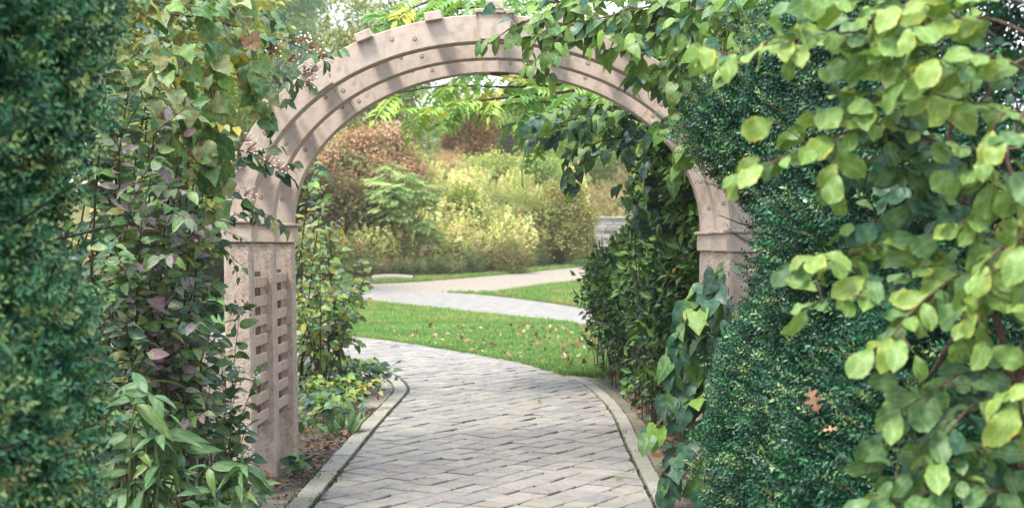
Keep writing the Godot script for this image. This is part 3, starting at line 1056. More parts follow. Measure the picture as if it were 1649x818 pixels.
func build_background() -> void:
	# the meadow bank and the hillside behind it
	var st := begin()
	for i in 40:
		for j in 22:
			var q := []
			for e in [[i, j], [i + 1, j], [i + 1, j + 1], [i, j + 1]]:
				var x := lerpf(-18.0, 3.4, e[0] / 40.0)
				var d := bank_front(x) + 24.0 * pow(e[1] / 22.0, 1.6)
				q.append(Vector3(x, land(d) + bank_height(x, d) + 0.012, -d))
			face(st, q, Vector3.UP)
	struct("meadow_bank", st.commit(), mats.hill)
	st = begin()
	for i in 30:
		for j in 16:
			var q := []
			for e in [[i, j], [i + 1, j], [i + 1, j + 1], [i, j + 1]]:
				var x := lerpf(-1.0, 40.0, e[0] / 30.0)
				var d := lerpf(62.0, 125.0, e[1] / 16.0)
				q.append(Vector3(x, land(d) + hill_height(x, d) + 0.016, -d))
			face(st, q, Vector3.UP)
	struct("hillside", st.commit(), mats.hill)
	var gold := meadow_plant(5, true, 1.1)
	var gold2 := meadow_plant(6, true, 0.85)
	var green := meadow_plant(7, false, 1.0)
	var pat := FastNoiseLite.new()
	pat.seed = 15
	pat.frequency = 0.5
	var sets := [[], [], []]
	var tints := [[], [], []]
	for i in 4400:
		var x := rr(-13.0, 2.25)
		var k := 15.0 * pow(rng.randf(), 1.5)
		var d := bank_front(x) + 0.15 + k
		var p := Vector3(x, land(d) + bank_height(x, d), -d)
		var w := 2 if k < 0.9 and rng.randf() < 0.85 else (rng.randi() % 2 if rng.randf() < 0.72 else 2)
		sets[w].append(turned(p, Vector3(rr(-0.15, 0.15), 1, rr(0, 0.25)), rr(0.75, 1.35) * (0.55 if k < 0.9 else 1.0)))
		var c := lin(206, 200, 136)
		var g := rng.randf() + 0.5 * pat.get_noise_2d(x * 1.2, d * 0.7)
		if k < 0.9: c = lin(132, 148, 108) if g < 0.7 else lin(160, 128, 106)
		elif g < 0.2: c = lin(228, 220, 164)
		elif g < 0.45: c = lin(174, 188, 120)
		elif g < 0.55: c = lin(216, 188, 164)
		elif g < 0.7: c = lin(132, 144, 96)
		tints[w].append(tint(c, 0.2))
	var mm := [gold, gold2, green]
	for w in 3:
		var o := mass(["goldenrod_thicket", "goldenrod_thicket", "meadow_undergrowth"][w], mm[w], mats.far, sets[w], tints[w], self)
		tag(o, ["tall yellow goldenrod growing in a thicket over the bank", "shorter yellow goldenrod mixed in between on the bank", "dull green leafy weeds along the foot of the bank and between goldenrod"][w], ["goldenrod", "goldenrod", "weeds"][w], "", "stuff")
	var xs := []
	var cs := []
	for i in 2600:
		var x := rr(0.0, 16.0)
		var d := rr(63.0, 112.0)
		xs.append(turned(Vector3(x, land(d) + hill_height(x, d), -d), Vector3(0, 1, 0.2), rr(0.8, 1.7)))
		cs.append(tint([lin(186, 170, 124), lin(164, 158, 106), lin(178, 148, 122), lin(150, 152, 96)][rng.randi() % 4], 0.15))
	tag(mass("hillside_grass", gold2, mats.far, xs, cs, self), "pale straw coloured tall grass on the hillside behind the stone wall", "tall grass", "", "stuff")

	var small := clump_mesh(46, 0.5, 0.17, 0.3, 3)
	var fine := clump_mesh(60, 0.5, 0.11, 0.22, 4)
	var needle := clump_mesh(70, 0.5, 0.24, 0.05, 5, 0.9)
	var tufty := clump_mesh(40, 0.5, 0.2, 0.18, 8)
	# the red and green shrubs at the left end of the bank
	var p := wp(590, 394, 41.5)
	far_tree("red_leaved_shrub", "big rounded shrub with reddish autumn leaves at the left end of the bank", "shrub", Vector3(wp(592, 394, 49.0).x, land(49.0) + 0.9, -49.0), [[0, 2.2, 0, 1.5, 1.3], [-1.5, 2.0, 0.2, 1.3, 1.4], [1.3, 2.3, 0, 0.9, 0.8], [0.3, 3.6, -0.3, 1.0, 0.6], [-0.9, 3.3, 0, 0.8, 0.6], [1.1, 3.2, -0.2, 0.6, 0.5], [-2.2, 2.9, 0.1, 0.7, 0.7]], small, [lin(190, 150, 136), lin(160, 136, 104), lin(206, 172, 150), lin(146, 152, 102), lin(170, 132, 112), lin(134, 138, 92)], 760, 0.62)
	far_tree("dark_shrub", "dark brown green shrub below the red leaved shrub", "shrub", wp(535, 394, 46.0) * Vector3(1, 0, 1) + Vector3(0, land(46.0) + 0.7, 0), [[0, 1.2, 0, 1.3, 1.5], [-1.2, 1.6, 0, 1.1, 1.5], [0.8, 1.0, 0.1, 0.9, 1.0]], small, [lin(96, 90, 62), lin(116, 86, 70), lin(98, 112, 68), lin(126, 128, 76)], 700, 0.6)
	far_tree("round_shrub", "round dull green shrub at the right end of the meadow bank", "shrub", wp(905, 394, 53.0) * Vector3(1, 0, 1) + Vector3(0, land(53.0) + 0.2, 0), [[0, 1.5, 0, 1.1, 1.5], [0.55, 1.2, 0.2, 0.8, 1.1], [-0.6, 1.2, 0.3, 0.7, 1.0], [0.1, 2.5, -0.2, 0.7, 0.6]], small, [lin(142, 148, 88), lin(120, 136, 80), lin(166, 162, 100), lin(138, 136, 84)], 620, 0.5)
	far_tree("leafy_shrub", "fresh green leafy shrub rising out of the goldenrod on top of the bank", "shrub", wp(800, 394, 59.0) * Vector3(1, 0, 1) + Vector3(0, 3.0, 0), [[0, 1.4, 0, 1.5, 1.1], [1.7, 1.2, 0, 1.2, 1.0], [-1.4, 1.0, 0, 1.2, 0.8]], small, [lin(160, 176, 104), lin(142, 162, 96), lin(182, 186, 116)], 520, 0.6)
	far_tree("slender_shrub", "bright green slender shrub standing in the middle of the goldenrod bank", "shrub", wp(745, 394, 49.5) * Vector3(1, 0, 1) + Vector3(0, land(49.5) + 1.1, 0), [[0, 1.1, 0, 0.5, 0.9], [0.3, 0.8, 0.1, 0.4, 0.6]], small, [lin(118, 142, 66), lin(138, 152, 72)], 160, 0.42)
	var spots := [[700, 50.5, 0.9, 1.0, 0], [835, 53.0, 1.2, 1.5, 2], [870, 57.0, 1.3, 1.7, 1], [790, 52.5, 0.9, 1.1, 0], [560, 51.0, 1.1, 1.5, 3], [720, 56.0, 1.1, 1.3, 4], [655, 52.0, 1.0, 1.2, 2], [820, 47.6, 0.7, 0.7, 3], [515, 46.5, 1.0, 1.4, 1]]
	var says := ["pale green shrub on the bank right of the sumac", "tall fresh green shrub on the bank behind the round shrub", "leafy green shrub at the back top of the bank", "yellowish shrub on the bank among goldenrod", "brownish green shrub left of the red leaved shrub", "pinkish seeding shrub along the top of the bank", "pale leafy shrub at the sumac's right shoulder", "low dark shrub at the foot of the bank", "green shrub seen just inside the left rib"]
	var pals := [[lin(176, 184, 128), lin(156, 170, 112)], [lin(138, 164, 96), lin(160, 180, 108), lin(122, 148, 88)], [lin(166, 178, 108), lin(146, 160, 98)], [lin(124, 130, 86), lin(140, 128, 92), lin(108, 120, 80)], [lin(206, 176, 152), lin(190, 170, 120)]]
	for i in spots.size():
		var s = spots[i]
		var dd: float = s[1]
		var xx: float = (s[0] - 852.0) / FPX * dd
		var w: float = s[2]
		var hh: float = s[3]
		far_tree("bank_shrub", says[i], "shrub", Vector3(xx, land(dd) + bank_height(xx, dd), -dd), [[0, hh * 0.8, 0, w * 0.8, hh * 0.7], [w * 0.5, hh * 0.6, 0.1, w * 0.6, hh * 0.5], [-w * 0.5, hh * 0.55, 0, w * 0.6, hh * 0.5], [0.1, hh * 1.3, 0, w * 0.45, hh * 0.4]], fine if i % 2 else small, pals[s[4]], int(260 * w), 0.5, "shrubs on the meadow bank", false)
	# sumac with layered feather leaves
	var sp := wp(628, 394, 46.2) * Vector3(1, 0, 1) + Vector3(0, land(46.0) + 0.75, 0)
	var sumac := thing("sumac_shrub", "pale green sumac with layered feathery leaves in front of the red shrub", "sumac", sp)
	st = begin()
	var feather := feather_leaf(9, 0.5, 0.062, 91)
	var xl := []
	var cl := []
	for i in 24:
		var g := rr(0, TAU)
		var top := Vector3(cos(g) * rr(0.2, 1.5), 0.0, 0.4 + sin(g) * rr(0.1, 0.9))
		top.y = rr(1.7, 2.9) - absf(top.x) * rr(0.3, 0.9)
		tube(st, bow(Vector3(cos(g) * 0.15, 0, sin(g) * 0.15), top, Vector3(0, 0.1, 0), 4), 0.03, 0.014, 5)
		for k in 16:
			var a := TAU * k / 16.0 + rr(-0.2, 0.2)
			var dir := Vector3(cos(a), rr(-0.25, 0.35), sin(a))
			xl.append(lay(top + Vector3(0, rr(-0.55, 0.1), 0), dir, Vector3(0, 1, 0.3), rr(0.8, 1.25)))
			cl.append(tint([lin(160, 182, 122), lin(138, 164, 104), lin(178, 194, 136)][rng.randi() % 3], 0.15))
	part("stems", st.commit(), mats.bark, sumac)
	mass("foliage", feather, mats.far, xl, cl, sumac)

	# trees beyond
	far_tree("pine_tree", "tall blue green pine tree seen beyond the left shoulder of the arch", "pine tree", Vector3(-10.6, 1.5, -58.0), [[0, 4.0, 0, 2.6, 1.5], [0.3, 6.5, 0, 2.5, 1.5], [-0.3, 8.8, 0, 2.2, 1.4], [0.6, 10.6, 0, 2.0, 1.3], [0.4, 12.4, 0, 1.5, 1.1]], needle, [lin(132, 166, 148), lin(116, 150, 132), lin(150, 176, 150), lin(170, 186, 146)], 900, 1.0)
	far_tree("pine_tree", "darker wide pine tree behind the left purple leaved shrub", "pine tree", Vector3(-9.6, 1.0, -42.0), [[0, 1.6, 0, 2.3, 1.4], [0.2, 3.4, 0, 2.4, 1.3], [-0.2, 5.2, 0, 2.0, 1.3], [0.1, 7.0, 0, 1.6, 1.2]], needle, [lin(96, 132, 116), lin(84, 118, 104), lin(116, 148, 124)], 900, 1.0)
	far_tree("broadleaf_tree", "yellow green broadleaf tree showing through the vine leaves on the left", "tree", Vector3(-9.4, 0.4, -36.0), [[0, 4.5, 0, 2.4, 2.2], [1.2, 6.4, 0, 2.0, 1.8], [-1.6, 6.0, 0, 2.2, 2.0], [0.4, 8.0, 0, 1.9, 1.4], [0.5, 2.2, 0.3, 1.9, 1.5]], tufty, [lin(152, 168, 74), lin(128, 150, 66), lin(176, 172, 78)], 1100, 0.9)
	far_tree("yellowing_tree", "pale yellow green tree between the pine and the open sky", "tree", Vector3(-6.3, 1.8, -64.0), [[0, 8.0, 0, 2.6, 2.2], [1.0, 10.6, 0, 2.0, 1.7], [-2.5, 10.0, 0, 2.3, 2.0], [-0.6, 5.5, 0, 2.6, 2.2]], tufty, [lin(150, 168, 104), lin(176, 180, 112), lin(132, 156, 100)], 700, 1.1)
	far_tree("orange_tree", "small orange brown tree behind the meadow bank", "tree", wp(752, 394, 68.0) * Vector3(1, 0, 1) + Vector3(0, 3.0, 0), [[0, 3.0, 0, 1.3, 1.6], [0.5, 4.2, 0, 1.1, 1.1], [-0.5, 1.6, 0, 1.1, 1.1]], small, [lin(172, 128, 88), lin(190, 142, 96), lin(150, 124, 74), lin(132, 136, 74)], 460, 0.7)
	far_tree("spreading_conifer", "dark grey brown spreading conifer behind the meadow bank", "conifer", wp(812, 394, 74.0) * Vector3(1, 0, 1) + Vector3(0, 3.0, 0), [[0, 3.4, 0, 1.8, 0.8], [-1.0, 2.6, 0, 1.5, 0.8], [1.0, 2.9, 0, 1.5, 0.8], [0.3, 4.4, 0, 1.0, 0.6]], needle, [lin(92, 84, 78), lin(72, 80, 66), lin(104, 92, 84)], 700, 0.7)
	far_tree("green_thicket_tree", "low green tree right of the dark conifer behind the bank", "tree", wp(900, 394, 76.0) * Vector3(1, 0, 1) + Vector3(0, 3.4, 0), [[0, 2.4, 0, 1.7, 1.5], [1.8, 2.9, 0, 1.5, 1.6], [-1.3, 1.8, 0, 1.2, 1.0]], tufty, [lin(122, 148, 78), lin(100, 130, 70), lin(150, 160, 88)], 420, 0.8)
	var far_defs := [[-2.2, 86.0, 9.0, "pale green tree left of the gap in the distant tree line"], [3.4, 92.0, 13.0, "tall pale tree in the distant line above the dark conifer"], [9.5, 88.0, 14.0, "full crowned tree in the distant line above the hillside"], [16.0, 92.0, 15.0, "tree at the right end of the distant line behind the vines"], [-11.5, 80.0, 12.0, "distant tree behind the blue green pine"], [-18.0, 76.0, 15.0, "outermost distant tree behind the yellow green tree"]]
	far_defs += [[-4.6, 92.0, 10.5, "round pale tree in the distant line left of the sky gap"], [0.6, 96.0, 12.0, "tree right of the sky gap in the distant line"]]
	for f in far_defs:
		var h: float = f[2]
		far_tree("distant_tree", f[3], "tree", Vector3(f[0], 1.8 + hill_height(f[0], f[1]), -f[1]), [[0, h * 0.45, 0, h * 0.26, h * 0.22], [h * 0.14, h * 0.62, 0, h * 0.22, h * 0.2], [-h * 0.16, h * 0.6, 0, h * 0.22, h * 0.2], [0, h * 0.8, 0, h * 0.17, h * 0.16], [0, h * 0.25, 0.3, h * 0.22, h * 0.2]], tufty, [lin(150, 168, 112), lin(170, 180, 122), lin(136, 156, 110), lin(186, 182, 124)], 800, 1.5, "trees in the distant line")
	far_tree("garden_tree", "leafy garden tree behind the left box hedge", "tree", Vector3(-5.6, 0, -9.0), [[0, 2.6, 0, 1.6, 1.6], [0.4, 4.2, 0.4, 1.5, 1.3], [-0.8, 3.8, -0.5, 1.5, 1.4], [0.2, 1.2, 0, 1.3, 1.1]], small, [lin(70, 104, 50), lin(90, 122, 58), lin(58, 90, 50)], 700, 0.7)
	# a pale stone wall of stacked flat blocks at the end of the track
	var wb := Vector3(3.15, land(60.0), -60.0)
	var wall := thing("stone_wall", "low grey dry stone wall of flat blocks at the end of the gravel track", "wall", wb)
	for row in 13:
		var x := -0.42 + rr(0.0, 0.1)
		while x < 3.6:
			var l := rr(0.3, 0.75)
			part("stone", bevel_box(Vector3(l - 0.02, 0.115 + rr(-0.01, 0.008), 0.5 + rr(-0.05, 0.05)), 0.012), mats.wall_stones[rng.randi() % 3], wall, Vector3(x + l / 2.0, 0.06 + row * 0.13, rr(-0.03, 0.03)))
			x += l
	for i in 6:
		part("coping_stone", bevel_box(Vector3(0.66, 0.07, 0.62), 0.015), mats.wall_stones[2], wall, Vector3(-0.1 + i * 0.68, 1.735, 0.02))
	# a weathered log or flat rock at the foot of the bank
	var lp := wp(632, 394, 42.7) * Vector3(1, 0, 1) + Vector3(0, land(42.7), 0)
	st = begin()
	tube(st, smooth(PackedVector3Array([Vector3(-0.62, 0.08, 0.05), Vector3(-0.3, 0.12, 0), Vector3(0.15, 0.13, -0.03), Vector3(0.62, 0.1, 0.04)])), 0.12, 0.09, 9)
	tag(part("weathered_log", st.commit(), mats.concrete, self, lp), "weathered grey log lying on the grass at the foot of the bank", "log")

func feather_leaf(pairs: int, length: float, width: float, seed_: int) -> ArrayMesh:
	var r := RandomNumberGenerator.new()
	r.seed = seed_
	var st := begin()
	var n := pairs * 2 + 1
	for i in n:
		var s := 0.0 if i == n - 1 else (1.0 if i % 2 else -1.0)
		var t := 0.2 + 0.8 * float(i / 2) / pairs if s != 0.0 else 1.0
		var o := Vector3(0, length * t, -0.25 * t * t * length)
		var dir := Vector3(s, 0.45 if s != 0.0 else 1.0, -0.35 + r.randf_range(-0.15, 0.15)).normalized()
		var l := width * 3.0 * (1.1 - 0.45 * absf(t - 0.5)) * r.randf_range(0.85, 1.1)
		var z := (Vector3(0, 0, 1) - dir * dir.z).normalized()
		var x := dir.cross(z) * l * 0.2
		var c := Color.WHITE * r.randf_range(0.85, 1.2)
		c.a = 1.0
		var a := o + dir * l * 0.08
		var e := o + dir * l - z * l * 0.18
		var m := o + dir * l * 0.45
		_tri(st, a, m - x + z * l * 0.03, e, c)
		_tri(st, a, e, m + x + z * l * 0.03, c)
	var k := Vector3(0.004, 0, 0)
	for i in 5:
		var t0 := i / 5.0
		var t1 := (i + 1) / 5.0
		var a := Vector3(0, length * t0, -0.25 * t0 * t0 * length)
		var b := Vector3(0, length * t1, -0.25 * t1 * t1 * length)
		_tri(st, a - k, b - k, b + k, Color(1.1, 0.9, 0.6))
		_tri(st, a - k, b + k, a + k, Color(1.1, 0.9, 0.6))
	return st.commit()

# ---------------------------------------------------------------- grass
func grass_tuft(seed_: int, n: int, h: float) -> ArrayMesh:
	var r := RandomNumberGenerator.new()
	r.seed = seed_
	var st := begin()
	for i in n:
		var g := r.randf() * TAU
		var o := Vector3(cos(g), 0, sin(g)) * r.randf_range(0.0, 0.05)
		var out := Vector3(cos(g + r.randf_range(-1, 1)), 0, sin(g + r.randf_range(-1, 1))) * r.randf_range(0.2, 0.9)
		var s := h * r.randf_range(0.6, 1.2)
		var w := Vector3(-sin(g * 3.0), 0, cos(g * 3.0)) * 0.0035
		var m := o + Vector3(0, s * 0.6, 0) + out * s * 0.3
		var e := o + Vector3(0, s * 0.95, 0) + out * s * 0.8
		var c := Color.WHITE * r.randf_range(0.75, 1.25)
		c.a = 1.0
		_tri(st, o - w, m - w, m + w, c)
		_tri(st, o - w, m + w, o + w, c)
		_tri(st, m - w, e, m + w, c)
	return st.commit()

func build_grass() -> void:
	var tuft := grass_tuft(3, 10, 0.075)
	var lawn := []
	var lc := []
	var isl := []
	var ic := []
	var n := FastNoiseLite.new()
	n.seed = 8
	n.frequency = 0.5
	var track := smooth2(gravel_edge, 3)
	while lawn.size() < 52000:
		var d := 16.0 * pow(2.35, pow(rng.randf(), 1.15))
		var x := rr(-0.145, 0.075) * d
		var q := Vector2(x, d)
		if Geometry2D.is_point_in_polygon(q, path_poly) or Geometry2D.is_point_in_polygon(q, road_poly): continue
		if d < 16.6 and x < 0.3: continue
		if d > 22.0 and x < -2.0 - (d - 22.0) * 0.05 and Geometry2D.is_point_in_polygon(q, path_poly): continue
		var k := n.get_noise_2d(x, d)
		lawn.append(turned(Vector3(x, land(d) + 0.004, -d), Vector3(rr(-0.3, 0.3), 1, rr(-0.3, 0.3)), rr(0.6, 1.25)))
		var c := lin(88, 132, 66).lerp(lin(112, 150, 80), clampf(0.5 + k, 0, 1))
		if rng.randf() < 0.06: c = lin(168, 158, 92)
		lc.append(tint(c, 0.2, 0.1))
	while isl.size() < 26000:
		var d := rr(26.0, 66.0)
		var x := rr(-0.13, 0.06) * d
		var q := Vector2(x, d)
		if Geometry2D.is_point_in_polygon(q, road_poly) or Geometry2D.is_point_in_polygon(q, track): continue
		if d > bank_front(x) + 0.3: continue
		isl.append(turned(Vector3(x, land(d) + 0.004, -d), Vector3(rr(-0.3, 0.3), 1, rr(-0.3, 0.3)), rr(0.9, 1.7)))
		var c := lin(112, 146, 76) if n.get_noise_2d(x, d) > -0.2 else lin(140, 148, 90)
		ic.append(tint(c, 0.2, 0.1))
	tag(mass("lawn_grass", tuft, mats.grass, lawn, lc, self), "fresh green mown grass between the paved path and the road", "grass", "", "stuff")
	tag(mass("verge_grass", tuft, mats.grass, isl, ic, self), "yellower grass on the island and verge beyond the road", "grass", "", "stuff")

# ---------------------------------------------------------------- box hedges
func build_hedges() -> void:
	var n := FastNoiseLite.new()
	n.seed = 77
	n.frequency = 1.5
	var f2 := FastNoiseLite.new()
	f2.seed = 78
	f2.frequency = 5.0
	var sp := [sprig_mesh(0.085, 13, 0.021, 0.27, 1), sprig_mesh(0.11, 16, 0.02, 0.28, 2), sprig_mesh(0.07, 11, 0.023, 0.3, 3)]
	var dark := [lin(24, 76, 54), lin(34, 92, 60), lin(20, 66, 52), lin(46, 106, 64)]
	var young := [lin(128, 156, 96), lin(100, 140, 84)]
	var face_at := func(y: float, d: float) -> float:
		var x := 1.1 + 0.17 * n.get_noise_2d(y * 0.9, d * 0.8) + 0.09 * f2.get_noise_2d(y * 0.7, d * 0.7)
		x -= 0.24 * exp(-pow((y - 2.1) / 0.26, 2)) * smoothstep(6.2, 7.2, d)
		x += 0.17 * exp(-pow((y - 1.46) / 0.24, 2)) * smoothstep(5.9, 7.0, d)
		x -= 0.1 * smoothstep(1.3, 0.4, y)
		x += 0.16 * exp(-pow((y - 1.55) / 0.5, 2) - pow((d - 5.0) / 0.45, 2))
		x += 0.75 * smoothstep(4.9, 3.4, d)
		return x
	# right hedge
	var at := Vector3(1.6, 0, -5.2)
	var h := thing("box_hedge", "tall dense dark green box hedge on the right of the path before the arch", "hedge", at)
	var xs := [[], [], []]
	var cs := [[], [], []]
	for i in 34000:
		var d := 2.7 + 5.0 * pow(rng.randf(), 0.7)
		var y := rr(0.02, 2.72 - 0.34 * smoothstep(5.2, 6.8, d))
		var k := absf(rng.randfn()) * 0.15 - 0.02
		if f2.get_noise_2d(y * 1.3 + 20.0, d * 1.3) < -0.22 and k < 0.12: continue
		var x: float = face_at.call(y, d) + k
		if d > 7.35: x += (d - 7.35) * 0.5
		var out := Vector3(-1, 0.5 + rr(-0.4, 0.4), rr(-0.5, 0.7)) + rv(0.5)
		var w := rng.randi() % 3
		xs[w].append(turned(Vector3(x, y, -d), out, rr(0.7, 1.2)))
		var c: Color = dark[rng.randi() % 4]
		if k < 0.02 and rng.randf() < 0.16: c = young[rng.randi() % 2]
		cs[w].append(tint(c, 0.25))
	for i in 9000:
		var d := rr(2.8, 7.4)
		var y := rr(0.1, 2.72 - 0.36 * smoothstep(5.2, 6.8, d))
		var w := rng.randi() % 3
		xs[w].append(turned(Vector3(face_at.call(y, d) + rr(0.2, 0.75), y, -d), Vector3(-0.6, 0.6, 0.3) + rv(0.8), rr(1.0, 1.6)))
		cs[w].append(tint(dark[rng.randi() % 4], 0.25))
	# long new shoots standing out of the clipped face
	var shoots := begin()
	for i in 190:
		var d := rr(4.2, 7.6)
		var y := rr(0.2, 2.6)
		if i < 80:
			d = rr(6.6, 7.6)
			y = rr(1.2, 2.4)
		var a := Vector3(face_at.call(y, d) + 0.06, y, -d)
		var e := a + (Vector3(-1, 0.55, rr(-0.3, 0.5)) + rv(0.35)).normalized() * rr(0.12, 0.3)
		var q := bow(a, e, Vector3(0, -0.02, 0), 4)
		var qq := PackedVector3Array()
		for v in q: qq.append(v - at)
		tube(shoots, qq, 0.003, 0.0015, 4)
		for m in 5:
			var w := rng.randi() % 3
			xs[w].append(turned(a.lerp(e, 0.3 + 0.17 * m), (e - a).normalized() + rv(0.5), rr(0.5, 0.8)))
			cs[w].append(tint(dark[rng.randi() % 4] if rng.randf() < 0.75 else young[0], 0.25))
	part("shoots", shoots.commit(), mats.bark, h).set_meta("kind", "stuff")
	for w in 3: mass("foliage", sp[w], mats.box, xs[w], cs[w], h, at)
	hedge_wood(h, at, 1.0, 2.8, 7.5, 2.6)
	# left hedge, close to the camera
	at = Vector3(-1.7, 0, -3.5)
	h = thing("box_hedge", "box hedge on the left, nearest to the viewer, with fine glossy leaves", "hedge", at)
	xs = [[], [], []]
	cs = [[], [], []]
	for i in 22000:
		var d := rr(2.8, 4.22)
		var y := rr(0.3, 2.6)
		var k := absf(rng.randfn()) * 0.13
		var x := -1.265 + 0.11 * n.get_noise_2d(y * 1.0 + 40.0, d * 1.0) + 0.07 * f2.get_noise_2d(y * 0.8 + 9.0, d * 0.8) - k
		if f2.get_noise_2d(y * 1.3 + 50.0, d * 1.3) < -0.22 and k < 0.12: continue
		if y > 1.7: x += 0.04
		x -= 0.08 * exp(-pow((y - 1.45) / 0.25, 2))
		if d > 4.05: x -= (d - 4.05) * 0.6
		var w := rng.randi() % 3
		xs[w].append(turned(Vector3(x, y, -d), Vector3(1, 0.5 + rr(-0.4, 0.4), rr(-0.4, 0.8)) + rv(0.5), rr(0.75, 1.2)))
		var c: Color = dark[rng.randi() % 4]
		if k < 0.05 and rng.randf() < 0.3: c = young[rng.randi() % 2]
		elif rng.randf() < 0.4: c = lin(64, 124, 84)
		if y < 1.0 and n.get_noise_2d(y * 3.0, d * 3.0) > 0.22 and rng.randf() < 0.5: c = lin(128, 124, 76)
		cs[w].append(tint(c, 0.25))
	for i in 7000:
		var d := rr(2.6, 4.3)
		var w := rng.randi() % 3
		xs[w].append(turned(Vector3(rr(-2.3, -1.35), rr(0.2, 2.65), -d), rv() + Vector3(0.3, 0.6, 0), rr(1.2, 1.9)))
		cs[w].append(tint(dark[rng.randi() % 4], 0.25))
	for w in 3:
		for m in cs[w].size(): cs[w][m] = Color(cs[w][m].r * 1.55, cs[w][m].g * 1.32, cs[w][m].b * 1.25)
	for w in 3: mass("foliage", sp[w], mats.box, xs[w], cs[w], h, at)
	hedge_wood(h, at, -1.12, 2.8, 4.1, 2.4)

func hedge_wood(h: Node3D, at: Vector3, side: float, d0: float, d1: float, top: float) -> void:
	var st := begin()
	for i in int((d1 - d0) * 16.0):
		var a := Vector3(side * rr(1.35, 1.8), 0, -rr(d0, d1))
		var b := Vector3(side * rr(1.12, 1.9), rr(0.8, top), a.z + rr(-0.4, 0.4))
		tube(st, _shift(bow(a, b, rv(0.12), 5), at), rr(0.008, 0.018), 0.004, 5)
		for k in 4:
			var m := a.lerp(b, rr(0.3, 0.95))
			tube(st, _shift(bow(m, m + Vector3(-side * rr(0.1, 0.35), rr(0.05, 0.3), rr(-0.2, 0.2)), rv(0.04), 3), at), 0.005, 0.002, 4)
	part("branches", st.commit(), mats.bark_dark, h)

func _shift(p: PackedVector3Array, at: Vector3) -> PackedVector3Array:
	var o := PackedVector3Array()
	for v in p: o.append(v - at)
	return o

const NTH := ["first", "second", "third", "fourth", "fifth", "sixth", "seventh", "eighth", "ninth", "tenth", "eleventh", "twelfth", "thirteenth", "fourteenth", "fifteenth", "sixteenth"]

func spaced(n: int, d0: float, d1: float) -> Array:
	var out := []
	for i in n: out.append(rr(d0, d1))
	out.sort()
	return out

